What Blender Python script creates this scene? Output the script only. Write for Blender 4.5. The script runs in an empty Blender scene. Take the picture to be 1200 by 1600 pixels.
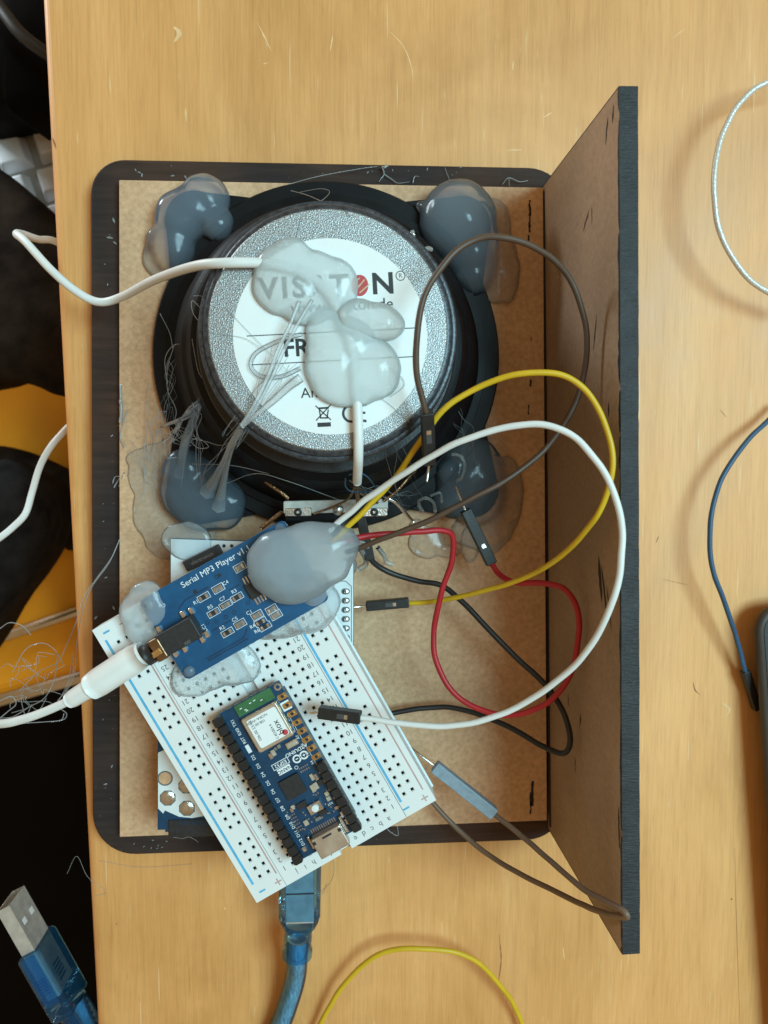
import bpy, math, random
from mathutils import Vector, Matrix, noise
R = math.radians
random.seed(7)
SC = bpy.context.scene
MM = 0.001

# ---------------------------------------------------------------- camera
FPX = 1200.0; HCAM = 231.0                       # focal length in photo pixels, camera height over the board (mm)
NAD = (520.0, 723.0)                             # where the straight-down direction lands in the photo
_dn = Vector(((NAD[0]-600)/FPX, -(NAD[1]-800)/FPX, -1)).normalized()
CROT = _dn.rotation_difference(Vector((0, 0, -1))).to_matrix()
cam_d = bpy.data.cameras.new('camera'); cam = bpy.data.objects.new('camera', cam_d)
SC.collection.objects.link(cam); SC.camera = cam
cam_d.sensor_fit = 'VERTICAL'; cam_d.sensor_height = 24; cam_d.lens = 24*FPX/1600
cam_d.clip_start = 0.005; cam_d.clip_end = 20
cam.matrix_world = Matrix.Translation((0, 0, HCAM*MM)) @ CROT.to_4x4()
cam_d.dof.use_dof = True; cam_d.dof.focus_distance = 0.203; cam_d.dof.aperture_fstop = 15

def P(px, py, z=0.0):
    d = CROT @ Vector(((px-600)/FPX, -(py-800)/FPX, -1))
    t = (z-HCAM)/d.z
    return Vector((d.x*t, d.y*t, z))

# ---------------------------------------------------------------- world, lamps, exposure
W = bpy.data.worlds.new('World'); SC.world = W; W.use_nodes = True
bg = W.node_tree.nodes['Background']
bg.inputs[0].default_value = (1.0, 0.68, 0.34, 1); bg.inputs[1].default_value = 0.40
def area_light(name, loc, target, sx, sy, energy, col):
    l = bpy.data.lights.new(name, 'AREA'); l.shape = 'RECTANGLE'; l.size = sx; l.size_y = sy
    l.energy = energy; l.color = col
    o = bpy.data.objects.new(name, l); SC.collection.objects.link(o)
    o.location = loc
    o.rotation_euler = (Vector(target)-Vector(loc)).to_track_quat('-Z', 'Y').to_euler()
    return o
area_light('window_light', (0.635, 0.17, 1.235), (0.0, 0, 0), 0.52, 0.62, 21.2, (0.50, 0.885, 1.0))
area_light('added_keyboard_fill', (-0.36, 0.34, -0.05), (-0.13, 0.11, -0.165), 0.12, 0.12, 1.5, (0.80, 0.93, 1.0))  # added fill lamp below table level, brightens the keyboard and seat
SC.view_settings.view_transform = 'Standard'; SC.view_settings.look = 'None'
SC.view_settings.exposure = 0.0; SC.view_settings.gamma = 1.0
SC.render.engine = 'CYCLES'
SC.cycles.use_denoising = True; SC.cycles.max_bounces = 12; SC.cycles.transparent_max_bounces = 24
SC.cycles.transmission_bounces = 10; SC.cycles.volume_bounces = 6; SC.cycles.sample_clamp_indirect = 6.0

# ---------------------------------------------------------------- materials
def srgb(r, g, b):
    f = lambda c: (c/255/12.92) if c/255 <= 0.04045 else ((c/255+0.055)/1.055)**2.4
    return (f(r), f(g), f(b))
MATS = {}
def base(name):
    m = bpy.data.materials.new(name); m.use_nodes = True
    return m, m.node_tree, m.node_tree.nodes['Principled BSDF']
def setp(b, **k):
    for n, v in k.items():
        b.inputs[n.replace('_', ' ')].default_value = v
def mat(name, col, rough=0.5, metal=0.0, var=0.12, scale=300.0, bump=0.0, bscale=1500.0, coat=0.0, stretch=(1, 1, 1), trans=0.0, ior=1.5):
    m, nt, b = base(name); N, L = nt.nodes, nt.links
    tc = N.new('ShaderNodeTexCoord'); mp = N.new('ShaderNodeMapping'); mp.inputs['Scale'].default_value = stretch
    L.new(tc.outputs['Object'], mp.inputs['Vector'])
    nz = N.new('ShaderNodeTexNoise'); nz.inputs['Scale'].default_value = scale; nz.inputs['Detail'].default_value = 4
    L.new(mp.outputs['Vector'], nz.inputs['Vector'])
    rp = N.new('ShaderNodeValToRGB'); rp.color_ramp.elements[0].position = 0.3; rp.color_ramp.elements[1].position = 0.7
    rp.color_ramp.elements[0].color = tuple(c*(1-var) for c in col)+(1,)
    rp.color_ramp.elements[1].color = tuple(min(1, c*(1+var)) for c in col)+(1,)
    L.new(nz.outputs['Fac'], rp.inputs['Fac']); L.new(rp.outputs['Color'], b.inputs['Base Color'])
    setp(b, Roughness=rough, Metallic=metal, IOR=ior); b.inputs['Coat Weight'].default_value = coat
    b.inputs['Transmission Weight'].default_value = trans
    rr = N.new('ShaderNodeMapRange'); rr.inputs['To Min'].default_value = max(0.02, rough-0.08); rr.inputs['To Max'].default_value = min(1, rough+0.08)
    L.new(nz.outputs['Fac'], rr.inputs['Value']); L.new(rr.outputs['Result'], b.inputs['Roughness'])
    if bump:
        n2 = N.new('ShaderNodeTexNoise'); n2.inputs['Scale'].default_value = bscale; n2.inputs['Detail'].default_value = 3
        L.new(mp.outputs['Vector'], n2.inputs['Vector'])
        bp = N.new('ShaderNodeBump'); bp.inputs['Strength'].default_value = bump; bp.inputs['Distance'].default_value = 0.0004
        L.new(n2.outputs['Fac'], bp.inputs['Height']); L.new(bp.outputs['Normal'], b.inputs['Normal'])
    MATS[name] = m
    return m

def mixcol(nt, fac, a, b, mode='MIX'):
    n = nt.nodes.new('ShaderNodeMix'); n.data_type = 'RGBA'; n.blend_type = mode
    for sock, v in ((n.inputs['Factor'], fac), (n.inputs['A'], a), (n.inputs['B'], b)):
        if hasattr(v, 'links'): nt.links.new(v, sock)
        elif isinstance(v, (int, float)): sock.default_value = v
        else: sock.default_value = tuple(v)+(1,)
    return n.outputs['Result']
def noise_tex(nt, scale, stretch=(1, 1, 1), detail=4, rough=0.5, rot=0, dist=0.0):
    N, L = nt.nodes, nt.links
    tc = N.new('ShaderNodeTexCoord'); mp = N.new('ShaderNodeMapping'); mp.inputs['Scale'].default_value = stretch
    mp.inputs['Rotation'].default_value = (0, 0, rot)
    L.new(tc.outputs['Object'], mp.inputs['Vector'])
    nz = N.new('ShaderNodeTexNoise'); nz.inputs['Scale'].default_value = scale; nz.inputs['Detail'].default_value = detail
    nz.inputs['Roughness'].default_value = rough; nz.inputs['Distortion'].default_value = dist
    L.new(mp.outputs['Vector'], nz.inputs['Vector'])
    return nz.outputs['Fac']
def ramp(nt, fac, stops):
    n = nt.nodes.new('ShaderNodeValToRGB'); e = n.color_ramp.elements
    while len(e) < len(stops): e.new(0.5)
    for el, (p, c) in zip(e, stops):
        el.position = p; el.color = (tuple(c)+(1,)) if not isinstance(c, (int, float)) else (c, c, c, 1)
    nt.links.new(fac, n.inputs['Fac'])
    return n.outputs['Color']
def bump_to(nt, b, h, strength, dist=0.0004, prev=None):
    bp = nt.nodes.new('ShaderNodeBump'); bp.inputs['Strength'].default_value = strength; bp.inputs['Distance'].default_value = dist
    nt.links.new(h, bp.inputs['Height']); nt.links.new(bp.outputs['Normal'], b.inputs['Normal'])

def wood_table():
    m, nt, b = base('plywood')
    broad = noise_tex(nt, 1.0, (26, 3.0, 1), 4, 0.55, 0.02, 1.2)
    streak = noise_tex(nt, 1.0, (380, 14, 1), 6, 0.68, 0.015, 0.35)
    fine = noise_tex(nt, 1.0, (1900, 60, 1), 4, 0.7, 0.01, 0.2)
    pore = noise_tex(nt, 1.0, (2600, 130, 1), 2, 0.5, 0.02)
    fleck = noise_tex(nt, 1.0, (1000, 75, 1), 2, 0.5)
    c1 = ramp(nt, broad, [(0.28, (0.69, 0.325, 0.104)), (0.5, (0.76, 0.372, 0.128)), (0.72, (0.82, 0.425, 0.165))])
    c2 = mixcol(nt, 1.0, c1, ramp(nt, streak, [(0.26, (0.89, 0.86, 0.81)), (0.48, (1, 1, 1)), (0.74, (1.05, 1.06, 1.08))]), 'MULTIPLY')
    c3 = mixcol(nt, 1.0, c2, ramp(nt, fine, [(0.3, (0.86, 0.84, 0.80)), (0.52, (1, 1, 1)), (0.75, (1.07, 1.08, 1.10))]), 'MULTIPLY')
    gate = noise_tex(nt, 22, (1, .5, 1), 3)
    pk = mixcol(nt, 1.0, ramp(nt, pore, [(0.67, 0.0), (0.76, 0.55)]), ramp(nt, gate, [(0.42, 0.0), (0.6, 1.0)]), 'MULTIPLY')
    c3 = mixcol(nt, pk, c3, (0.40, 0.19, 0.06))
    fk = mixcol(nt, 1.0, ramp(nt, fleck, [(0.68, 0.0), (0.79, 0.9)]), ramp(nt, gate, [(0.40, 1.0), (0.62, 0.15)]), 'MULTIPLY')
    c4 = mixcol(nt, fk, c3, (0.84, 0.58, 0.30))
    blot = noise_tex(nt, 11, (1, .7, 1), 5, 0.6, 0.3, 0.8)
    c5 = mixcol(nt, 1.0, c4, ramp(nt, blot, [(0.33, (0.82, 0.79, 0.73)), (0.52, (1, 1, 1)), (0.68, (1.08, 1.10, 1.15))]), 'MULTIPLY')
    for k, (rot, sx, sy, th) in enumerate(((0.5, 900, 26, .765), (-0.35, 1100, 30, .77), (1.1, 800, 22, .775))):   # hairline scratches
        sc = noise_tex(nt, 1.0, (sx, sy, 1), 1, 0.4, rot, 0.0)
        c5 = mixcol(nt, ramp(nt, sc, [(th, 0.0), (th+.02, 0.6)]), c5, (0.86, 0.62, 0.36) if k < 2 else (0.42, 0.22, 0.08))
    nt.links.new(c5, b.inputs['Base Color'])
    nt.links.new(ramp(nt, blot, [(0.3, 0.40), (0.7, 0.60)]), b.inputs['Roughness'])
    bump_to(nt, b, streak, 0.14, 0.0003)
    MATS['plywood'] = m
wood_table()
def mdf(name, light, dark, spot):
    m, nt, b = base(name)
    a = noise_tex(nt, 700, detail=5, rough=0.65); c = noise_tex(nt, 30, detail=3); d = noise_tex(nt, 2200, detail=3)
    c1 = mixcol(nt, ramp(nt, a, [(0.35, 0.0), (0.65, 1.0)]), dark, light)
    c2 = mixcol(nt, 1.0, c1, ramp(nt, c, [(0.3, 0.80), (0.7, 1.08)]), 'MULTIPLY')
    c3 = mixcol(nt, ramp(nt, d, [(0.66, 0.0), (0.74, 0.7)]), c2, spot)
    nt.links.new(c3, b.inputs['Base Color']); setp(b, Roughness=0.68)
    bump_to(nt, b, a, 0.15, 0.0003)
    MATS[name] = m
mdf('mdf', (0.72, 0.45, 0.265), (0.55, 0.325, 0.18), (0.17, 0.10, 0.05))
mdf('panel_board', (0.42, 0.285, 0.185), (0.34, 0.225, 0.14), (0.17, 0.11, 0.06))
def dark_rim():
    m, nt, b = base('stained_rim')
    s = noise_tex(nt, 1, (60, 700, 60), 4, 0.6); t = noise_tex(nt, 25, detail=3); sp = noise_tex(nt, 600, detail=3)
    c = mixcol(nt, ramp(nt, t, [(0.35, 0.0), (0.65, 1.0)]), (0.022, 0.018, 0.019), (0.062, 0.034, 0.024))
    c = mixcol(nt, 1.0, c, ramp(nt, s, [(0.3, 0.75), (0.7, 1.2)]), 'MULTIPLY')
    c = mixcol(nt, ramp(nt, sp, [(0.72, 0.0), (0.76, 0.5)]), c, (0.25, 0.18, 0.12))
    nt.links.new(c, b.inputs['Base Color']); setp(b, Roughness=0.72); b.inputs['Specular IOR Level'].default_value = 0.22
    bump_to(nt, b, s, 0.2)
    MATS['stained_rim'] = m
dark_rim()
def charred():
    m, nt, b = base('charred_edge')
    a = noise_tex(nt, 1, (400, 2400, 400), 3, 0.6); c = noise_tex(nt, 160, detail=4); d = noise_tex(nt, 1100, detail=3)
    col = mixcol(nt, ramp(nt, c, [(0.3, 0.0), (0.7, 1.0)]), (0.009, 0.010, 0.013), (0.024, 0.026, 0.031))
    col = mixcol(nt, ramp(nt, d, [(0.6, 0.0), (0.75, 0.6)]), col, (0.06, 0.062, 0.068))
    nt.links.new(col, b.inputs['Base Color']); setp(b, Roughness=0.62)
    bump_to(nt, b, a, 0.55, 0.0005)
    MATS['charred_edge'] = m
charred()
def galvanised():
    m, nt, b = base('grained_steel')
    a = noise_tex(nt, 4200, detail=3, rough=0.7); v = noise_tex(nt, 3000, detail=2)
    nt.links.new(ramp(nt, a, [(0.34, (0.10, 0.105, 0.11)), (0.5, (0.28, 0.29, 0.30)), (0.64, (0.72, 0.73, 0.73))]), b.inputs['Base Color'])
    setp(b, Metallic=0.75, Roughness=0.42); bump_to(nt, b, v, 0.55, 0.0003)
    MATS['grained_steel'] = m
galvanised()
def glue(name, tint, milk, density, trans=0.94, blur=0.0, rough=0.11, scat=(0.45, 0.72, 1.0)):
    """hot-melt glue: clear glossy skin, faint surface milk, scattering volume inside"""
    m, nt, b = base(name); N, L = nt.nodes, nt.links
    n = noise_tex(nt, 70, detail=2)
    N.remove(b)
    df = N.new('ShaderNodeBsdfDiffuse'); df.inputs['Color'].default_value = tuple(milk)+(1,)
    tl = N.new('ShaderNodeBsdfTranslucent'); tl.inputs['Color'].default_value = tuple(milk)+(1,)
    tr = N.new('ShaderNodeBsdfTransparent'); tr.inputs['Color'].default_value = tuple(tint)+(1,)
    rf = N.new('ShaderNodeBsdfRefraction'); rf.inputs['Color'].default_value = tuple(tint)+(1,)
    rf.inputs['Roughness'].default_value = 0.32; rf.inputs['IOR'].default_value = 1.12
    gl = N.new('ShaderNodeBsdfGlossy'); gl.inputs['Roughness'].default_value = rough
    fr = N.new('ShaderNodeFresnel'); fr.inputs['IOR'].default_value = 1.34
    def mix(f, a, c):
        x = N.new('ShaderNodeMixShader')
        if hasattr(f, 'links'): L.new(f, x.inputs[0])
        else: x.inputs[0].default_value = f
        L.new(a.outputs[0], x.inputs[1]); L.new(c.outputs[0], x.inputs[2]); return x
    surf = mix(trans, mix(0.4, df, tl), mix(blur, tr, rf) if blur else tr)
    out = mix(fr.outputs[0], surf, gl)
    bp = N.new('ShaderNodeBump'); bp.inputs['Strength'].default_value = 0.10; bp.inputs['Distance'].default_value = 0.001
    L.new(n, bp.inputs['Height'])
    for x in (gl, df): L.new(bp.outputs['Normal'], x.inputs['Normal'])
    L.new(out.outputs[0], N['Material Output'].inputs['Surface'])
    if density:
        vs = N.new('ShaderNodeVolumeScatter'); vs.inputs['Color'].default_value = tuple(scat)+(1,)
        vs.inputs['Density'].default_value = density; vs.inputs['Anisotropy'].default_value = 0.2
        L.new(vs.outputs[0], N['Material Output'].inputs['Volume'])
    MATS[name] = m
glue('glue_milky', (0.97, 0.985, 1.0), (0.42, 0.56, 0.66), 75, 0.885, 0.2, 0.16)
glue('glue_thick', (0.96, 0.98, 1.0), (0.66, 0.76, 0.82), 150, 0.76, 0.2, 0.17, (0.66, 0.85, 1.0))
glue('glue_clear', (0.985, 0.995, 1.0), (0.88, 0.96, 1.0), 0, 0.66, 0.34, 0.14)
glue('glue_label', (0.985, 0.995, 1.0), (0.90, 0.985, 1.0), 0, 0.50, 0.42, 0.14)
glue('glue_film', (0.97, 0.985, 1.0), (0.66, 0.72, 0.74), 0, 0.84, 0.15)
glue('glue_thin', (0.97, 0.98, 0.99), (0.75, 0.80, 0.82), 0, 0.88)
glue('glue_thread', (0.95, 0.97, 0.98), (0.70, 0.74, 0.76), 0, 0.55)
mat('black_steel', (0.005, 0.005, 0.006), 0.46, 0, 0.3, 120, 0.05)
mat('black_fibre', (0.005, 0.005, 0.006), 0.5, 0, 0.3, 200, 0.1)
mat('ferrite', (0.018, 0.019, 0.022), 0.38, 0.1, 0.3, 250, 0.15)
for _n in ('black_steel', 'black_fibre'): MATS[_n].node_tree.nodes['Principled BSDF'].inputs['Specular IOR Level'].default_value = 0.16
mat('blue_collar', (0.050, 0.056, 0.068), 0.36, 0.3, 0.5, 900, 0.2)
mat('paper', (0.80, 0.83, 0.84), 0.55, 0, 0.015, 200)
mat('ink_black', (0.015, 0.016, 0.018), 0.5, 0, 0.1)
mat('ink_red', (0.50, 0.05, 0.06), 0.5, 0, 0.1)
mat('ink_gold', (0.62, 0.48, 0.24), 0.5, 0, 0.1)
mat('fibre_strip', (0.50, 0.48, 0.44), 0.6, 0, 0.15, 500)
mat('tinned', (0.72, 0.72, 0.70), 0.25, 1.0, 0.1, 400, 0.2)
mat('solder', (0.60, 0.60, 0.60), 0.28, 1.0, 0.15, 600, 0.3)
mat('gold', (0.70, 0.50, 0.24), 0.28, 1.0, 0.1, 500, 0.1)
mat('brass_dull', (0.27, 0.18, 0.11), 0.3, 1.0, 0.15, 500, 0.1)
mat('copper_braid', (0.32, 0.20, 0.11), 0.35, 1.0, 0.5, 3000, 0.8)
mat('pcb_blue', (0.002, 0.076, 0.188), 0.36, 0, 0.12, 350, 0.06, 1200, 0.0)
mat('pcb_navy', (0.002, 0.042, 0.098), 0.36, 0, 0.15, 350, 0.06, 1200, 0.0)
mat('pcb_track', (0.001, 0.040, 0.105), 0.38)
mat('pcb_white', (0.70, 0.75, 0.77), 0.4, 0, 0.03, 300)
mat('silkscreen', (0.78, 0.82, 0.83), 0.5, 0, 0.05)
mat('antenna_green', (0.035, 0.14, 0.055), 0.4, 0, 0.2, 600)
mat('chip_black', (0.016, 0.016, 0.018), 0.5, 0, 0.2, 900, 0.1)
mat('header_black', (0.011, 0.011, 0.012), 0.42, 0, 0.2, 900, 0.08)
mat('component_grey', (0.20, 0.19, 0.18), 0.45, 0, 0.3, 900)
mat('component_tan', (0.42, 0.35, 0.27), 0.45, 0, 0.2, 900)
mat('shield_can', (0.62, 0.55, 0.47), 0.38, 0.85, 0.08, 300, 0.05)
mat('breadboard_white', (0.76, 0.78, 0.78), 0.42, 0, 0.025, 120, 0.05, 900)
mat('hole_dark', (0.06, 0.06, 0.06), 0.6)
mat('line_blue', (0.10, 0.42, 0.68), 0.5, 0, 0.12, 500)
mat('line_red', (0.52, 0.33, 0.31), 0.5, 0, 0.12, 500)
mat('print_grey', (0.13, 0.13, 0.13), 0.6)
mat('wire_tan', (0.17, 0.112, 0.078), 0.46, 0, 0.1, 200, 0.05)
mat('wire_brown', (0.085, 0.050, 0.033), 0.46, 0, 0.1, 200, 0.05)
mat('wire_yellow', (0.66, 0.42, 0.015), 0.46, 0, 0.06, 200, 0.05)
mat('wire_white', (0.74, 0.76, 0.76), 0.46, 0, 0.03, 200, 0.05)
mat('wire_red', (0.42, 0.014, 0.022), 0.46, 0, 0.08, 200, 0.05)
mat('wire_black', (0.014, 0.014, 0.015), 0.46, 0, 0.15, 200, 0.05)
mat('wire_blue', (0.030, 0.090, 0.175), 0.46, 0, 0.1, 200, 0.05)
mat('wire_silver', (0.62, 0.61, 0.58), 0.32, 0.25, 0.2, 2500, 0.4)
mat('housing_black', (0.013, 0.013, 0.014), 0.45, 0, 0.2, 600, 0.1)
mat('housing_grey', (0.22, 0.29, 0.35), 0.45, 0, 0.12, 600, 0.1)
mat('plug_white', (0.80, 0.82, 0.82), 0.30, 0, 0.02, 200)
glue('blue_clear', (0.58, 0.82, 0.96), (0.03, 0.22, 0.48), 0, 0.82, 0.0, 0.10)
mat('shell_bright', (0.56, 0.55, 0.52), 0.32, 0.5, 0.15, 300, 0.15)
mat('blue_braid', (0.58, 0.70, 0.76), 0.38, 0.3, 0.5, 1, 0.6, 1, 0, (2200, 300, 900))
mat('steel', (0.66, 0.64, 0.60), 0.22, 1.0, 0.08, 300, 0.1)
mat('device_grey', (0.055, 0.044, 0.038), 0.45, 0, 0.1, 300, 0.05)
mat('seat_orange', (0.90, 0.38, 0.008), 0.55, 0, 0.1, 25, 0.1, 800)
mat('cloth_dark', (0.020, 0.019, 0.020), 0.85, 0, 0.5, 90, 0.9, 260)
mat('cloth_brown', (0.020, 0.014, 0.010), 0.85, 0, 0.5, 90, 0.9, 200)
mat('floor_dark', (0.0035, 0.0026, 0.002), 0.7, 0, 0.3, 20)
for _n in ('floor_dark', 'cloth_dark', 'cloth_brown'): MATS[_n].node_tree.nodes['Principled BSDF'].inputs['Specular IOR Level'].default_value = 0.06
mat('key_white', (0.74, 0.75, 0.76), 0.4, 0, 0.05, 60)
mat('key_deck', (0.34, 0.31, 0.28), 0.5, 0, 0.05, 60)
mat('carton', (0.52, 0.42, 0.27), 0.6, 0, 0.1, 60)
mat('chrome_tube', (0.55, 0.50, 0.44), 0.25, 1.0, 0.1, 60)
mat('scuff_pale', (0.86, 0.54, 0.27), 0.6)
mat('scuff_dark', (0.30, 0.13, 0.045), 0.6)
mat('scorch', (0.018, 0.013, 0.010), 0.7, 0, 0.4, 500)

# ---------------------------------------------------------------- mesh builder (all lengths in mm)
OFF = {}                                          # object -> world offset of its thing (mm)
def catmull(pts, n=8):
    pts = [Vector(p) for p in pts]; out = []
    q = [2*pts[0]-pts[1]] + pts + [2*pts[-1]-pts[-2]]
    for i in range(1, len(q)-2):
        a, b, c, d = q[i-1], q[i], q[i+1], q[i+2]
        for k in range(n):
            t = k/n
            out.append(0.5*((2*b)+(c-a)*t+(2*a-5*b+4*c-d)*t*t+(3*b-a-3*c+d)*t**3))
    out.append(pts[-1]); return out
class MB:
    def __init__(s): s.v = []; s.f = []; s.sm = []
    def add(s, vs, fs, smooth=False):
        o = len(s.v); s.v += [Vector(v) for v in vs]
        for f in fs: s.f.append([i+o for i in f]); s.sm.append(smooth)
        return s
    def box(s, c, d, rz=0.0, M=None, ch=0.0):
        hx, hy, hz = d[0]/2, d[1]/2, d[2]/2
        if ch:
            pts = [(-hx+ch, -hy), (hx-ch, -hy), (hx, -hy+ch), (hx, hy-ch), (hx-ch, hy), (-hx+ch, hy), (-hx, hy-ch), (-hx, -hy+ch)]
        else: pts = [(-hx, -hy), (hx, -hy), (hx, hy), (-hx, hy)]
        rot = Matrix.Rotation(rz, 3, 'Z') if M is None else M
        n = len(pts); c = Vector(c)
        if ch:
            k = ch*0.7; sx, sy = (hx-k)/hx, (hy-k)/hy
            rings = [[(x*1, y*1, -hz) for x, y in pts], [(x, y, hz-k) for x, y in pts], [(x*sx, y*sy, hz) for x, y in pts]]
        else: rings = [[(x, y, -hz) for x, y in pts], [(x, y, hz) for x, y in pts]]
        vs = [c + rot @ Vector(p) for r in rings for p in r]; fs = []
        for k in range(len(rings)-1):
            for i in range(n):
                j = (i+1) % n; fs.append([k*n+i, k*n+j, (k+1)*n+j, (k+1)*n+i])
        fs.append(list(range(n))[::-1]); m = (len(rings)-1)*n; fs.append([m+i for i in range(n)])
        return s.add(vs, fs)
    def prism(s, pts, z0, z1, ch=0.0):
        n = len(pts); cx = sum(p[0] for p in pts)/n; cy = sum(p[1] for p in pts)/n
        rings = [[(x, y, z0) for x, y in pts]]
        if ch:
            rings.append([(x, y, z1-ch) for x, y in pts])
            def inn(p):
                d = Vector((p[0]-cx, p[1]-cy)); l = d.length
                return (cx+d.x*(l-ch)/l, cy+d.y*(l-ch)/l, z1)
            rings.append([inn(p) for p in pts])
        else: rings.append([(x, y, z1) for x, y in pts])
        vs = [p for r in rings for p in r]; fs = []
        for k in range(len(rings)-1):
            for i in range(n):
                j = (i+1) % n; fs.append([k*n+i, k*n+j, (k+1)*n+j, (k+1)*n+i])
        fs.append(list(range(n))[::-1]); m = (len(rings)-1)*n; fs.append([m+i for i in range(n)])
        return s.add(vs, fs)
    def poly(s, pts, z):
        return s.add([(x, y, z) for x, y in pts], [list(range(len(pts)))])
    def tube(s, path, r, n=10, cap=True, squash=1.0):
        path = [Vector(p) for p in path]; m = len(path)
        rad = r if callable(r) else (lambda t: r)
        t0 = (path[1]-path[0]).normalized()
        up = Vector((0, 0, 1)) if abs(t0.z) < 0.9 else Vector((1, 0, 0))
        u = t0.cross(up).normalized(); vs = []; fs = []
        for i in range(m):
            t = (path[min(i+1, m-1)]-path[max(i-1, 0)]).normalized()
            u = (u - t*u.dot(t)).normalized(); w = t.cross(u)
            rr = rad(i/(m-1))
            for k in range(n):
                a = 2*math.pi*k/n
                vs.append(path[i]+u*math.cos(a)*rr+w*math.sin(a)*rr*squash)
        for i in range(m-1):
            for k in range(n):
                j = (k+1) % n; fs.append([i*n+k, i*n+j, (i+1)*n+j, (i+1)*n+k])
        if cap: fs.append(list(range(n))); fs.append([(m-1)*n+k for k in range(n)][::-1])
        return s.add(vs, fs, True)
    def lathe(s, profs, c=(0, 0, 0), n=96):
        cx, cy, cz = c
        for pr in profs:
            vs = []; fs = []; m = len(pr)
            for r, z in pr:
                for k in range(n):
                    a = 2*math.pi*k/n; vs.append((cx+r*math.cos(a), cy+r*math.sin(a), cz+z))
            for i in range(m-1):
                for k in range(n):
                    j = (k+1) % n; fs.append([i*n+k, i*n+j, (i+1)*n+j, (i+1)*n+k])
            s.add(vs, fs, True)
        return s
    def disc(s, c, r, n=48):
        return s.add([(c[0]+r*math.cos(2*math.pi*k/n), c[1]+r*math.sin(2*math.pi*k/n), c[2]) for k in range(n)], [list(range(n))])
    def ring(s, c, r0, r1, n=32, a0=0, a1=2*math.pi):
        full = abs(a1-a0) > 6.28; m = n if full else n+1; vs = []; fs = []
        for k in range(m):
            a = a0+(a1-a0)*k/n
            for r in (r0, r1): vs.append((c[0]+r*math.cos(a), c[1]+r*math.sin(a), c[2]))
        for k in range(n):
            j = (k+1) % m; fs.append([2*k, 2*k+1, 2*j+1, 2*j])
        return s.add(vs, fs)
    def line(s, a, b, w, z):
        a, b = Vector(a[:2]), Vector(b[:2]); d = (b-a).normalized(); p = Vector((-d.y, d.x))*w/2
        return s.add([(q.x, q.y, z) for q in (a-p, b-p, b+p, a+p)], [[0, 1, 2, 3]])
    def rect(s, c, w, h, t, z, rz=0.0):
        co, si = math.cos(rz), math.sin(rz)
        g = lambda x, y: (c[0]+x*co-y*si, c[1]+x*si+y*co)
        s.line(g(-w/2-t/2, -h/2), g(w/2+t/2, -h/2), t, z); s.line(g(-w/2-t/2, h/2), g(w/2+t/2, h/2), t, z)
        s.line(g(-w/2, -h/2+t/2), g(-w/2, h/2-t/2), t, z); s.line(g(w/2, -h/2+t/2), g(w/2, h/2-t/2), t, z)
        return s
    def text(s, txt, c, size, z, rz=0.0, align='CENTER', bold=0.0, stretch=1.0):
        vs, fs = glyphs(txt, align, bold); co, si = math.cos(rz), math.sin(rz)
        return s.add([(c[0]+(x*co*stretch-y*si)*size, c[1]+(x*si*stretch+y*co)*size, z) for x, y in vs], fs)
    def build(s, name, m, parent=None, smooth=None, bevel=0.0, local=False):
        off = Vector((0, 0, 0)) if parent is None or local else OFF.get(parent, Vector((0, 0, 0)))
        me = bpy.data.meshes.new(name)
        me.from_pydata([(v-off)*MM for v in s.v], [], s.f); me.update()
        me.polygons.foreach_set('use_smooth', [smooth if smooth is not None else x for x in s.sm])
        me.materials.append(MATS[m])
        o = bpy.data.objects.new(name, me); SC.collection.objects.link(o)
        if parent: o.parent = parent; OFF[o] = OFF.get(parent, Vector((0, 0, 0)))
        if bevel:
            b = o.modifiers.new('bevel', 'BEVEL'); b.width = bevel*MM; b.segments = 2; b.limit_method = 'ANGLE'
        return o
GL = {}
TMP = bpy.data.scenes.new('type_setting')
def glyphs(txt, align, bold):
    key = (txt, align, bold)
    if key not in GL:
        cu = bpy.data.curves.new('print', 'FONT'); cu.body = txt; cu.size = 1.0; cu.align_x = align; cu.align_y = 'CENTER'
        cu.offset = bold; cu.resolution_u = 3
        o = bpy.data.objects.new('print', cu); TMP.collection.objects.link(o)
        TMP.view_layers[0].update(); dg = TMP.view_layers[0].depsgraph; me = o.evaluated_get(dg).to_mesh()
        GL[key] = ([(v.co.x, v.co.y) for v in me.vertices], [list(p.vertices) for p in me.polygons])
        o.evaluated_get(dg).to_mesh_clear(); bpy.data.objects.remove(o); bpy.data.curves.remove(cu)
    return GL[key]
def tag(o, label, cat, group=None, kind=None):
    o['label'] = label; o['category'] = cat
    if group: o['group'] = group
    if kind: o['kind'] = kind
    return o
def thing(name, label, cat, loc, group=None, rz=0.0):
    o = bpy.data.objects.new(name, None); SC.collection.objects.link(o)
    o.empty_display_size = 0.005
    o.location = Vector(loc)*MM; o.rotation_euler = (0, 0, rz); OFF[o] = Vector(loc)
    return tag(o, label, cat, group)
def piece(src, name, parent, loc, rz=0.0):
    """another copy of one small mesh under the same thing (local coordinates)"""
    o = bpy.data.objects.new(name, src.data); SC.collection.objects.link(o); o.parent = parent
    o.location = Vector(loc)*MM; o.rotation_euler = (0, 0, rz); return o
def rounded(x0, y0, x1, y1, rs, n=8):
    """rs: radius for each corner, starting lower left, counterclockwise"""
    pts = []
    for (cx, cy, a, r) in ((x0+rs[0], y0+rs[0], 180, rs[0]), (x1-rs[1], y0+rs[1], 270, rs[1]), (x1-rs[2], y1-rs[2], 0, rs[2]), (x0+rs[3], y1-rs[3], 90, rs[3])):
        if r == 0: pts.append((cx, cy)); continue
        for k in range(n+1):
            t = R(a+90*k/n); pts.append((cx+r*math.cos(t), cy+r*math.sin(t)))
    return pts
ZT = -9.0                                         # table top

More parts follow.
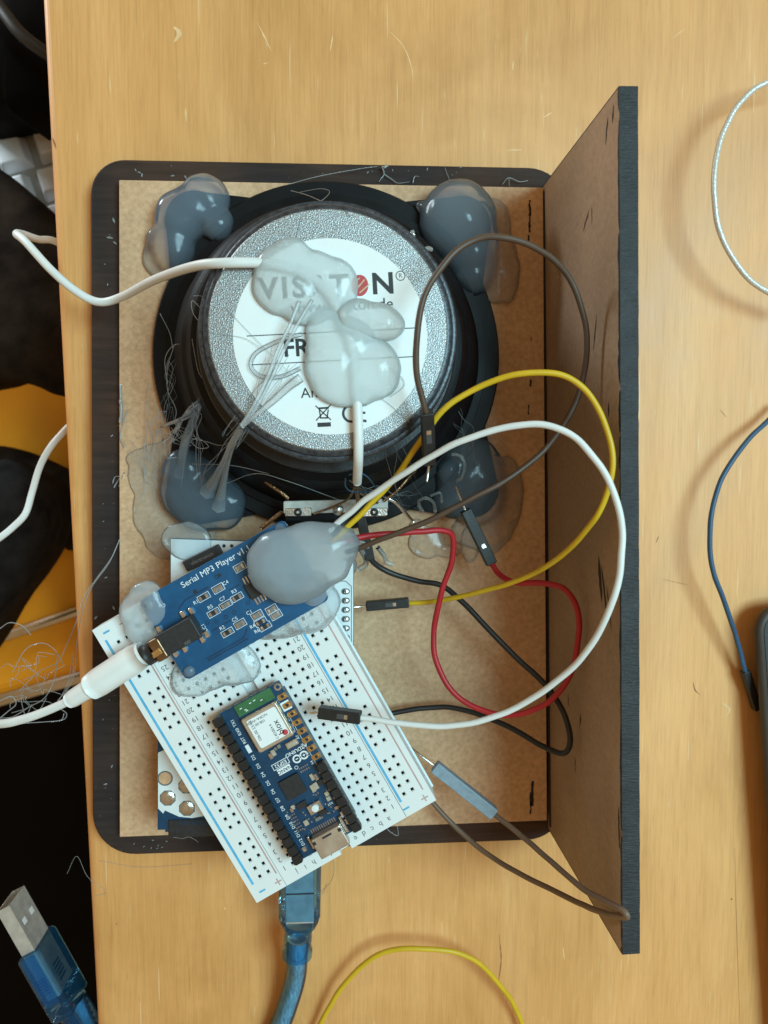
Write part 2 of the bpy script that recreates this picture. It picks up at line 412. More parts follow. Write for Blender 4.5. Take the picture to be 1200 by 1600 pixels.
# ================================================================ setting: table and floor
def make_table():
    a, b = P(61, -60, ZT), P(153, 1660, ZT)
    d = (b-a).normalized(); a = a-d*300; b = b+d*300; nrm = Vector((d.y, -d.x, 0))
    if nrm.x > 0: nrm = -nrm                       # points left, out of the table
    prof = [(800, 0)]+[(-3+3*math.sin(R(t)), -3+3*math.cos(R(t))) for t in range(0, 91, 15)]+[(0, -21), (800, -21)]
    prof = [(-abs(x) if i not in (0, len(prof)-1) else -x, z) for i, (x, z) in enumerate(prof)]
    # prof x: distance along nrm (negative = into the table)
    mb = MB(); n = len(prof); vs = []
    for p in (a, b):
        for x, z in prof: vs.append(p+nrm*x+Vector((0, 0, z)))
    mb.add(vs, [[i, (i+1) % n, n+(i+1) % n, n+i] for i in range(n)]+[list(range(n))[::-1], [n+i for i in range(n)]])
    o = mb.build('table_top', 'plywood'); o['kind'] = 'structure'
    o['label'] = 'varnished plywood table top with rounded left edge'
make_table()
def table_marks():
    pale, dark = MB(), MB(); rn = random.Random(4)
    def mark(mb, pts, w):
        pth = catmull([P(*p, ZT+.03) for p in pts], 6); n = len(pth); vs = []
        for i, p in enumerate(pth):
            t = (pth[min(i+1, n-1)]-pth[max(i-1, 0)]).normalized(); q = Vector((-t.y, t.x, 0))*w*(.25+.75*math.sin(math.pi*(i+.3)/(n-.4)))*rn.uniform(.5, 1)/2
            vs += [p+q, p-q]
        mb.add(vs, [[2*i, 2*i+1, 2*i+3, 2*i+2] for i in range(n-1)])
    for pts, w in (([(402, 35), (412, 55), (424, 80)], .5), ([(605, 45), (630, 72), (643, 105), (645, 128)], .35), ([(272, 42), (280, 52), (272, 66)], 1.6), ([(848, 184), (862, 176)], .6), ([(520, 55), (516, 80)], .5), ([(802, 95), (801, 110)], .5), ([(290, 168), (291, 190)], .6), ([(790, 235), (815, 234)], .4), ([(1128, 1098), (1140, 1108), (1134, 1120)], .8), ([(350, 1418), (353, 1421)], .8), ([(410, 100), (420, 98)], .4), ([(690, 1440), (691, 1462)], .5), ([(880, 1480), (882, 1500)], .4), ([(1050, 60), (1070, 45)], .3), ([(1040, 1230), (1046, 1262)], .3)): mark(pale, pts, w)
    for pts, w in (([(1083, 1066), (1086, 1078), (1094, 1086)], .5), ([(1148, 1325), (1151, 1450), (1156, 1600)], .22), ([(1142, 1404), (1144, 1406)], .8), ([(1035, 905), (1075, 914)], .25), ([(780, 1460), (783, 1500), (778, 1540)], .5), ([(918, 317), (920, 319)], .7), ([(82, 215), (88, 232)], .6), ([(362, 386), (364, 388)], .5), ([(181, 1443), (183, 1445)], .5), ([(1125, 640), (1135, 652)], .25), ([(1025, 848), (1029, 838)], .4)): mark(dark, pts, w)
    o = pale.build('scuff_mark', 'scuff_pale', bpy.data.objects['table_top']); o['kind'] = 'stuff'
    o = dark.build('scratch_mark', 'scuff_dark', bpy.data.objects['table_top']); o['kind'] = 'stuff'
table_marks()
fl = MB().box((-400, 0, -620), (1800, 1800, 20)).build('floor', 'floor_dark'); fl['kind'] = 'structure'

# ================================================================ mounting board with upright panel
TH = 4.1; ZP = 60.0
PA = (P(850, 288, 0)+P(969, 136, ZP)).xy.to_3d()/2; PB = (P(857, 1287, 0)+P(978, 1491, ZP)).xy.to_3d()/2   # inner face, far end to near end
PD = (PB-PA).normalized(); PB = PB+PD*1.5; PN = Vector((-PD.y, PD.x, 0))       # PN points away from the board (to the right)
if PN.x < 0: PN = -PN
PROT = Matrix((PN, Vector((0, 0, 1)).cross(PN), Vector((0, 0, 1)))).transposed()
def rounded_quad(pts, radii, n=10):
    out = []; m = len(pts)
    for i in range(m):
        p, a, b = Vector(pts[i][:2]), Vector(pts[i-1][:2]), Vector(pts[(i+1) % m][:2]); r = radii[i]
        if r == 0: out.append(tuple(p)); continue
        u, v = (a-p).normalized(), (b-p).normalized(); half = math.acos(max(-1, min(1, u.dot(v))))/2
        c = p+(u+v).normalized()*(r/math.sin(half)); s0 = p+u*(r/math.tan(half)); s1 = p+v*(r/math.tan(half))
        a0 = math.atan2(s0.y-c.y, s0.x-c.x); a1 = math.atan2(s1.y-c.y, s1.x-c.x); da = (a1-a0+math.pi) % (2*math.pi)-math.pi
        out += [(c.x+r*math.cos(a0+da*k/n), c.y+r*math.sin(a0+da*k/n)) for k in range(n+1)]
    return out
def make_board():
    t = thing('speaker_board', 'brown fibreboard mount with black rounded rim and tall upright panel on its right', 'board', (0, -12, ZT))
    R0, R1 = PA-PD*14+PN*(TH-.3), PB+PD*14+PN*(TH-.3)
    tl, bl = P(141.5, 248, -3), P(144.5, 1338, -3)
    tr, br = P(860, 262, -3), P(860, 1312, -3)
    tr = tr+(tr-tl).normalized()*6.2; br = br+(br-bl).normalized()*5.5
    MB().prism(rounded_quad([bl, br, tr, tl], (13, 13, 13, 10)), ZT, -3).build('base_board', 'stained_rim', t, bevel=0.5)
    q = [P(187, 1308, 0), P(855.5, 1282, 0)-PN*.15, P(849.5, 293, 0)-PN*.15, P(186, 281, 0)]
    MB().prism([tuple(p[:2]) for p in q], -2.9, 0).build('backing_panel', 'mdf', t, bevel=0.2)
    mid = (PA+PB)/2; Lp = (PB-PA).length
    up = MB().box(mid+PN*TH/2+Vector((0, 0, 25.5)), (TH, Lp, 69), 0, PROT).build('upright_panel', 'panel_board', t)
    ek = MB()                                     # charred skin on the cut edges
    K = 110; vs = []; rj = random.Random(21)      # uneven burnt top edge
    for k in range(K+1):
        p = PA+(PB-PA)*(k/K); g = lambda a: .16*noise.noise(p*.22+Vector((a, a, 0)))+rj.uniform(-.05, .05)-(.25 if rj.random() < .04 else 0)
        for off, zz in ((-.12-g(1), 59.2+g(2)*2), (-.06-g(3)*.5, 60.15), (TH+.06+g(5)*.5, 60.15), (TH+.12+g(7), 59.2+g(4)*2)): vs.append(p+PN*off+Vector((0, 0, zz)))
    ek.add(vs, [[4*k+i, 4*k+i+1, 4*k+5+i, 4*k+4+i] for k in range(K) for i in range(3)])
    for e, sg in ((PA, -1), (PB, 1)): ek.box(e+PD*sg*.12+PN*TH/2+Vector((0, 0, 25.4)), (TH+.1, .2, 68.8), 0, PROT)
    ek.build('charred_edge', 'charred_edge', up)
    MB().box(mid-PN*.25+Vector((0, 0, .02)), (.5, Lp-4, .25), 0, PROT).build('seam', 'scorch', t)
    # scorch flecks from the laser
    sk = MB(); rnd = random.Random(3)
    def fleck_face(px, py, L, wd, ang):
        # mark on the panel face: find z where the pixel meets the face
        d = CROT @ Vector(((px-600)/FPX, -(py-800)/FPX, -1)); tt = PA.dot(PN)/d.dot(PN)
        c = Vector((d.x*tt, d.y*tt, HCAM+d.z*tt))-PN*.06; n = 9; vs = []
        for i in range(n):
            u = i/(n-1)-0.5
            for s in (-1, 1):
                w = wd*(1-abs(2*u)**2)*rnd.uniform(0.5, 1.1)*s/2+rnd.uniform(-.1, .1)
                vs.append(c-PD*(math.cos(ang)*u*L-math.sin(ang)*w)+Vector((0, 0, math.sin(ang)*u*L+math.cos(ang)*w)))
        sk.add(vs, [[2*i, 2*i+1, 2*i+3, 2*i+2] for i in range(n-1)])
    for a in ((938, 905, 12, 2.2, -0.2), (945, 930, 15, 1.2, -0.3), (952, 950, 11, 0.9, -0.3), (930, 520, 9, 0.9, 0.3), (916, 345, 7, 0.7, 0.9), (948, 205, 6, 1.0, 0.3), (951, 640, 4, 0.9, 0), (907, 1125, 4, 1.0, 0.2), (899, 1195, 5, 0.7, 0), (967, 1285, 8, 1.0, 0), (968, 1310, 5, 1.0, 0), (958, 178, 4, 1.2, 0.2), (925, 335, 5, 0.5, 0), (888, 1095, 4, 0.7, 0), (908, 834, 2, 1, 0), (968, 720, 4, 0.8, 0)):
        fleck_face(*a)
    def fleck_flat(px, py, L, wd, z=0.08):
        c = P(px, py, z); n = 9; vs = []
        for i in range(n):
            u = i/(n-1)-0.5
            for s in (-1, 1): vs.append((c.x+s*wd*rnd.uniform(0.2, 0.6)+rnd.uniform(-.15, .15), c.y+u*L, z))
        sk.add(vs, [[2*i, 2*i+1, 2*i+3, 2*i+2] for i in range(n-1)])
    for a in ((828, 325, 4.5, 1.0), (828, 350, 5, 0.8), (826, 375, 3, .5), (832, 1240, 8, 1.0), (829, 1255, 7, .8), (829, 598, 2.2, .7), (830, 530, 1.5, .4), (826, 640, 3, .4)): fleck_flat(*a)
    sk.build('scorch_mark', 'scorch', t)['kind'] = 'stuff'
    # pale glue specks on the rim
    gm = MB()
    for (px, py, r) in [(218, 270, .5), (222, 274, .5), (212, 266, .4), (270, 275, .5), (290, 277, .5), (178, 345, .7), (172, 372, .8), (180, 380, .6), (150, 965, .6), (175, 1197, .5), (178, 950, .6), (165, 1225, .5)]+[(160+random.random()*26, 300+random.random()*960, .18+random.random()*.25) for _ in range(9)]+[(230+random.random()*600, 258+random.random()*22, .15+random.random()*.25) for _ in range(8)]+[(200+random.random()*80, 1312+random.random()*15, .3) for _ in range(8)]:
        c = P(px, py, -3); a = random.random()*3
        gm.tube([c+Vector((-math.cos(a)*r, -math.sin(a)*r, .1)), c+Vector((0, 0, .35*r+.1)), c+Vector((math.cos(a)*r, math.sin(a)*r, .1))], lambda u, r=r: r*(0.25+0.3*math.sin(math.pi*u)), 6)
    gm.build('glue_speck', 'glue_thread', t)['kind'] = 'stuff'
make_board()

# ================================================================ loudspeaker
SPK = P(513, 559, 4); SPK.z = 0
MTOP = 50.0
MAG = P(514, 517, MTOP)
def make_speaker():
    t = thing('loudspeaker', 'round black loudspeaker lying face down with silver magnet and white paper label', 'loudspeaker', (SPK.x, SPK.y, 0))
    c = (SPK.x, SPK.y, 0)
    Rf = 50.6
    fm = MB().lathe([[(Rf, 0.1), (Rf, 3.2)], [(Rf, 3.2), (Rf-0.5, 4.0)], [(Rf-0.5, 4.0), (46.5, 4.0)], [(46.5, 4.0), (46.2, 5.4)], [(46.2, 5.4), (44.0, 5.6)]], c, 120)
    for (ex, ey) in ((305, 345), (722, 352), (735, 765), (305, 775)):      # mounting ears, seen through the glue
        e = P(ex, ey, 3); dv = Vector((e.x-c[0], e.y-c[1])); a = math.atan2(dv.y, dv.x); rt = 8.6
        pts = [(c[0]+48*math.cos(a+w), c[1]+48*math.sin(a+w)) for w in (-.42,)]
        pts += [(e.x+rt*math.cos(a+R(w)), e.y+rt*math.sin(a+R(w))) for w in range(-65, 66, 13)]
        pts += [(c[0]+48*math.cos(a+.42), c[1]+48*math.sin(a+.42))]
        fm.prism(pts, 0.2, 2.9)
    fm.build('frame', 'black_steel', t)
    bk = MB().lathe([[(44.0, 5.6), (43.2, 8), (41.5, 13), (39.5, 18)], [(39.5, 18), (38.2, 19)], [(38.2, 19), (36.5, 24), (35.4, 27.5)], [(35.4, 27.5), (33, 28.6), (29, 28.8)]], c, 120)
    bk.build('basket', 'black_fibre', t)
    mc = (MAG.x, MAG.y, 0)
    MB().lathe([[(33.2, 28.2), (33.2, 31.2)], [(33.2, 31.2), (32.8, 31.8)], [(32.8, 31.8), (30, 31.8)]], c, 120).build('front_plate', 'ferrite', t)
    MB().lathe([[(30.2, 31.5), (30.4, 44.0)], [(30.4, 44), (30.2, 45.2), (29.6, 45.8)]], ((c[0]+mc[0])/2, (c[1]+mc[1])/2, 0), 120).build('magnet', 'blue_collar', t)
    MB().lathe([[(29.4, 45.2), (30.2, 45.8), (30.5, 46.8), (30.2, 47.8)], [(30.2, 47.8), (29.6, 48.2), (29.0, 48.0)], [(29.0, 48), (29.1, 48.9), (28.6, 49.5), (27.7, 49.6)]], mc, 120).build('magnet_rim', 'blue_collar', t)
    MB().lathe([[(27.8, 45.6), (27.8, 49.7)], [(27.8, 49.7), (27.5, MTOP)], [(27.5, MTOP), (14, MTOP), (0.01, MTOP)]], mc, 120).build('magnet_plate', 'grained_steel', t)
    lc = P(517, 527, MTOP+.12); sc = FPX/(HCAM-MTOP); tl = R(3.5)
    lab = MB().prism([(lc.x+22.5*math.cos(2*math.pi*k/96), lc.y+22.5*math.sin(2*math.pi*k/96)) for k in range(96)], MTOP+.02, MTOP+.14).build('paper_label', 'paper', t)
    z = MTOP+.165; co, si = math.cos(tl), math.sin(tl)
    L = lambda x, y: (lc.x+x*co-y*si, lc.y+x*si+y*co)
    ink = MB()
    for ch, x in (('V', -13.6), ('I', -9.9), ('S', -6.6), ('A', -1.9), ('T', 2.6), ('N', 12.8)):
        ink.text(ch, L(x, 11.5), 6.7, z, tl, 'CENTER', 0.028, 1.04)
    ink.ring(L(17.0, 13.3)+(z,), 0.95, 1.15, 24); ink.text('R', L(17.0, 13.3), 1.5, z, tl)
    ink.text('www.visaton.de', L(15.0, 7.0), 3.7, z, tl, 'RIGHT', 0.004)
    ink.line(L(-19.3, 1.2), L(20.2, 1.2), 0.22, z); ink.line(L(-18.8, -5.4), L(19.6, -5.4), 0.22, z)
    ink.text('FR', L(-11.2, -2.2), 5.6, z, tl, 'LEFT', 0.022)
    ink.text('An', L(-7.8, -12.6), 3.4, z, tl, 'LEFT', 0.003)
    q = lambda px, py: tuple(P(px, py, z)[:2])
    # crossed-out bin
    ink.line(q(493, 634), q(517, 656), .28, z); ink.line(q(517, 632), q(494, 657), .28, z)
    ink.line(q(498, 638), q(514, 637), .45, z); ink.line(q(499, 640), q(501, 653), .3, z); ink.line(q(513, 640), q(511, 653), .3, z)
    ink.line(q(500, 653), q(512, 653), .35, z); ink.line(q(496, 664), q(517, 663), 1.0, z)
    # CE mark
    for (cx, cy) in ((549, 646), (571, 645)):
        p = P(cx, cy, z); ink.ring((p.x, p.y, z), 1.6, 2.2, 24, R(82), R(278))
    ink.line(q(561, 645), q(571, 645), .55, z)
    ink.build('printed_text', 'ink_black', lab)
    o = L(7.4, 11.5)
    MB().prism([(o[0]+math.cos(2*math.pi*k/32)*2.0, o[1]+math.sin(2*math.pi*k/32)*2.45) for k in range(32)], MTOP+.13, z).build('red_dot', 'ink_red', lab)
    st = MB(); 
    for k in (-1.25, 0, 1.25):
        a = (o[0]+k*.9-1.15, o[1]-k*.55-1.4+abs(k)*.3); b = (o[0]+k*.9+1.15, o[1]-k*.55+1.4-abs(k)*.3); st.line(a, b, .28, z+.01)
    st.build('dot_stripe', 'ink_gold', lab)
    # terminal strip at the lower edge of the basket
    zt = 17.0
    a, b = P(443, 793, zt), P(606, 789, zt); mid = (a+b)/2; ang = math.atan2(b.y-a.y, b.x-a.x)
    ts = MB().box((mid.x, mid.y, zt), ((b-a).length, 3.6, 1.4), ang, None, 0.3).build('terminal_strip', 'fibre_strip', t, bevel=0.15)
    MB().box((mid.x, mid.y-2.2, zt-1.6), ((b-a).length-1, 3.0, 1.6), ang).build('strip_bracket', 'black_steel', t)
    for px in (466, 585):
        e = P(px, 800, zt+.6)
        MB().box(e, (7.5, 2.4, .5), ang, None, .3).build('terminal_lug', 'tinned', ts)
        MB().lathe([[(1.1, 0), (1.1, .7)], [(1.1, .7), (.5, 1.0)], [(.5, 1), (.4, .2)]], e+Vector((0, 0, .2)), 20).build('rivet', 'chip_black', ts)
    e = P(528, 796, zt+.6); MB().lathe([[(1.7, 0), (1.2, .6), (.01, .8)]], e, 20).build('rivet', 'solder', ts)
    MB().tube(catmull([P(404, 741, 15), P(420, 756, 17), P(438, 768, 18), P(452, 780, 18)], 6), .55, 8).build('braided_lead', 'copper_braid', t)
    MB().tube(catmull([P(648, 735, 16), P(635, 750, 19), P(618, 768, 19), P(600, 782, 18)], 6), .55, 8).build('braided_lead', 'copper_braid', t)
    MB().tube(catmull([P(600, 776, 18), P(618, 785, 17), P(632, 800, 15), P(645, 815, 12)], 6), .5, 8).build('braided_lead', 'tinned', t)
    MB().tube(catmull([P(440, 800, 18), P(425, 812, 17), P(408, 826, 16)], 6), .55, 8).build('braided_lead', 'copper_braid', t)
make_speaker()

# ================================================================ carrier circuit board under the breadboard
ZS = 17.0
def make_carrier():
    t = thing('shield_board', 'blue circuit board with white print lying under the breadboard', 'circuit board', P(400, 1070, 0))
    q = lambda px, py, z=ZS: tuple(P(px, py, z)[:2])
    out = [q(266, 841), q(553, 851), q(553, 1290), q(246, 1297), q(246, 985), q(266, 985)][::-1]
    MB().prism(out, ZS-1.6, ZS).build('circuit_board', 'pcb_navy', t, bevel=.15)
    w = [q(267, 842), q(500, 850), q(552, 853), q(552, 893), q(552, 1289), q(345, 1262), q(326, 1266), q(318, 1275), q(300, 1278), q(280, 1276), q(262, 1268), q(258, 1266), q(255, 1271), q(247, 1263), q(247, 1176), q(256, 1172), q(275, 1172), q(275, 985), q(267, 984)][::-1]
    MB().poly(w, ZS+.06).build('white_print', 'pcb_white', t)
    for i, (px, py) in enumerate(((262, 1247), (292, 1263), (291, 1228), (322, 1245))):
        e = P(px, py, ZS+.1); n = 8
        pad = MB().prism([(e.x+2.35*math.cos(R(22.5+45*k)), e.y+2.35*math.sin(R(22.5+45*k))) for k in range(8)], ZS+.02, ZS+.12).build('solder_pad', 'print_grey', t)
        MB().lathe([[(2.05, .13), (1.6, .35), (.9, .5), (.01, .42)]], (e.x, e.y, ZS), 8).build('solder', 'solder', pad)
    e = P(258, 1216, ZS); h = MB().ring((e.x, e.y, ZS+.1), 1.75, 2.15, 32).build('hole_ring', 'print_grey', t)
    MB().prism([(e.x+1.75*math.cos(R(15*k)), e.y+1.75*math.sin(R(15*k))) for k in range(24)], ZS+.01, ZS+.09).build('mount_hole', 'mdf', t)
    # row of plated holes on the right
    n0 = P(540, 909, ZS)
    for k in range(6):
        e = P(540, 924+14.4*k, ZS); pd = MB().prism(rounded(e.x-1.2, e.y-.85, e.x+1.2, e.y+.85, (.85,)*4, 6), ZS+.07, ZS+.12).build('pin_pad', 'print_grey', t)
        MB().lathe([[(.75, .1), (.62, .9)], [(.62, .9), (.01, 1.1)]], (e.x+.15, e.y, ZS), 12).build('pin', 'solder', pd)
    ol = MB(); pts = [q(520, 908), q(540, 908), q(549, 916), q(549, 1010)]
    for a, b in zip(pts, pts[1:]): ol.line(a, b, .22, ZS+.09)
    ol.text('2', q(538, 898), 1.9, ZS+.1, R(-90)); ol.ring(q(521, 916)+(ZS+.1,), .22, .35, 12)
    ol.build('outline_print', 'print_grey', t)
    # black connector at the upper edge and at the lower edge
    a, b = P(290, 885, ZS+1.5), P(345, 858, ZS+1.5); m = (a+b)/2; an = math.atan2(b.y-a.y, b.x-a.x)
    cb = MB().box((m.x, m.y, ZS+1.6), ((b-a).length, 3.2, 3.0), an, None, .3).build('edge_connector', 'chip_black', t, bevel=.15)
    MB().text('electronics', (m.x, m.y), 1.5, ZS+3.14, an).build('moulded_text', 'component_grey', cb)
    a, b = P(263, 1290, ZS), P(336, 1290, ZS); m = (a+b)/2
    cb = MB().box((m.x, m.y-.6, ZS-1.2), ((b-a).length, 5.0, 3.2), 0, None, .2).build('edge_connector', 'chip_black', t)
    MB().text('LVTED-II-1DE', tuple(P(308, 1284, ZS+.06)[:2]), 1.7, ZS+.5, R(180)).build('moulded_text', 'pcb_track', cb)
    h2 = MB()
    for (px, py) in ((350, 853), (362, 853)):
        e = P(px, py, ZS+.1); h2.disc((e.x, e.y, ZS+.1), .5, 12)
    h2.build('drill_hole', 'chip_black', t)
    # the lower board that carries the USB socket, and spacers between the two
    lo = MB().prism([q(258, 990, 6), q(545, 990, 6), q(545, 1300, 6), q(258, 1300, 6)][::-1], 4.4, 6.0).build('lower_board', 'pcb_navy', t)
    s = P(470, 1330, 11.5)
    MB().box((s.x, s.y+10, 11.4), (12, 14, 10.6)).build('usb_socket', 'steel', lo, bevel=.3)
    for px in (268, 536): 
        e0, e1 = P(px, 1020, 10), P(px, 1270, 10); MB().box(((e0.x+e1.x)/2, (e0.y+e1.y)/2, 10.7), (2.5, abs(e1.y-e0.y), 9.3)).build('spacer', 'header_black', lo)
    for px in (280, 520):
        for py in (1010, 1280): e = P(px, py, 2); MB().box((e.x, e.y, 2.2), (3, 3, 4.4)).build('foot', 'header_black', lo)
make_carrier()

# ================================================================ breadboard
ZB0, ZB1 = 18.6, 27.0
def frame_of(a, b, z):
    """angle of local X for a part whose local -Y runs from pixel a to pixel b"""
    d = P(*b, z)-P(*a, z); return math.atan2(d.x, -d.y), d.length
BBANG, _l = frame_of((148, 985), (403, 1407), ZB1)
BBC = (P(148, 996, ZB1)+P(678, 1240, ZB1))/2
def make_breadboard():
    t = thing('breadboard', 'white half size breadboard lying askew under the two blue boards', 'breadboard', (BBC.x, BBC.y, ZB0), None, BBANG); t.scale = (1.03, 1.05, 1)
    Wd, Ln, H = 54.6, 82.6, ZB1-ZB0
    rows = [(14.5-i)*-2.54 for i in range(30)]     # row 1 at -Y
    tx = [3.81+2.54*i for i in range(5)]; rx = [20.6, 23.14]
    ry = [y for g in range(5) for y in [(-2+g)*15.24+(k-2)*2.54 for k in range(5)]]
    holes = [(s*x, y) for s in (-1, 1) for x in tx for y in rows]+[(s*x, y) for s in (-1, 1) for x in rx for y in ry]
    # top sheet with real square holes, one strip per rail / bank
    def sheet(x0, x1, xs, ys, name):
        top = MB(); pit = MB(); hw = .37; c = 1.2
        gx = sorted(set([x0, x1]+[round(x+s*c, 4) for x in xs for s in (-1, 1)]))
        gy = sorted(set([-Ln/2, Ln/2]+[round(y+s*c, 4) for y in ys for s in (-1, 1)]))
        for i in range(len(gx)-1):
            for j in range(len(gy)-1):
                ax, bx, ay, by = gx[i], gx[i+1], gy[j], gy[j+1]; mx, my = (ax+bx)/2, (ay+by)/2
                hit = any(abs(mx-x) < .1 for x in xs) and any(abs(my-y) < .1 for y in ys)
                if not hit: top.add([(ax, ay, H), (bx, ay, H), (bx, by, H), (ax, by, H)], [[0, 1, 2, 3]]); continue
                o = [(ax, ay, H), (bx, ay, H), (bx, by, H), (ax, by, H)]
                n = [(mx-hw-.22, my-hw-.22, H), (mx+hw+.22, my-hw-.22, H), (mx+hw+.22, my+hw+.22, H), (mx-hw-.22, my+hw+.22, H)]
                k = [(mx-hw, my-hw, H-.3), (mx+hw, my-hw, H-.3), (mx+hw, my+hw, H-.3), (mx-hw, my+hw, H-.3)]
                top.add(o+n+k, [[a, (a+1) % 4, 4+(a+1) % 4, 4+a] for a in range(4)]+[[4+a, 4+(a+1) % 4, 8+(a+1) % 4, 8+a] for a in range(4)])
                w = [(x, y, H-4) for x, y, _ in k]
                pit.add(k+w, [[a, (a+1) % 4, 4+(a+1) % 4, 4+a] for a in range(4)]+[[4, 5, 6, 7]])
        # skirt
        top.add([(x0, -Ln/2, 0), (x1, -Ln/2, 0), (x1, Ln/2, 0), (x0, Ln/2, 0), (x0, -Ln/2, H), (x1, -Ln/2, H), (x1, Ln/2, H), (x0, Ln/2, H)],
                [[0, 1, 5, 4], [1, 2, 6, 5], [2, 3, 7, 6], [3, 0, 4, 7], [3, 2, 1, 0]])
        o = top.build(name, 'breadboard_white', t, local=True); pit.build('contact_hole', 'hole_dark', o, local=True)['kind'] = 'stuff'
    sheet(-Wd/2, -18.3, [-x for x in rx], ry, 'power_rail'); sheet(18.3, Wd/2, rx, ry, 'power_rail')
    sheet(-18.15, -1.6, [-x for x in tx], rows, 'terminal_bank'); sheet(1.6, 18.15, tx, rows, 'terminal_bank')
    MB().box((0, 0, (H-2.2)/2), (3.16, Ln-.3, H-2.2)).build('centre_channel', 'breadboard_white', t, local=True)
    MB().box((0, 0, .15), (Wd+1.0, Ln-.6, .5)).build('backing_foam', 'pcb_white', t, local=True)
    z = H+.03; bl = MB(); rd = MB(); pr = MB()
    bl.line((-25.6, -36.5), (-25.6, 37.5), .65, z); bl.line((18.95, -37), (18.95, 36), .65, z)
    rd.line((-18.9, -37), (-18.9, 36), .4, z); rd.line((25.6, -37), (25.6, 36), .4, z)
    for y in (-39.2, 39.2):
        for x in (-24.4, 19.3): bl.line((x-.9, y), (x+.9, y), .5, z)
        for x in (-19.6, 24.9): rd.line((x-1, y), (x+1, y), .35, z); rd.line((x, y-1), (x, y-.18), .35, z); rd.line((x, y+.18), (x, y+1), .35, z)
    for i, y in enumerate(rows):
        for x in (-16.4, 16.4): pr.text(str(i+1), (x, y), 1.9, z, R(180), 'CENTER', .004)
    for i, x in enumerate(tx):
        for y in (-39.4, 39.4):
            pr.text('edcba'[i], (x, y), 2.1, z, R(180)); pr.text('fghij'[i], (-x, y), 2.1, z, R(180))
    bl.build('blue_line', 'line_blue', t, local=True); rd.build('red_line', 'line_red', t, local=True); pr.build('printed_numbers', 'print_grey', t, local=True)
make_breadboard()

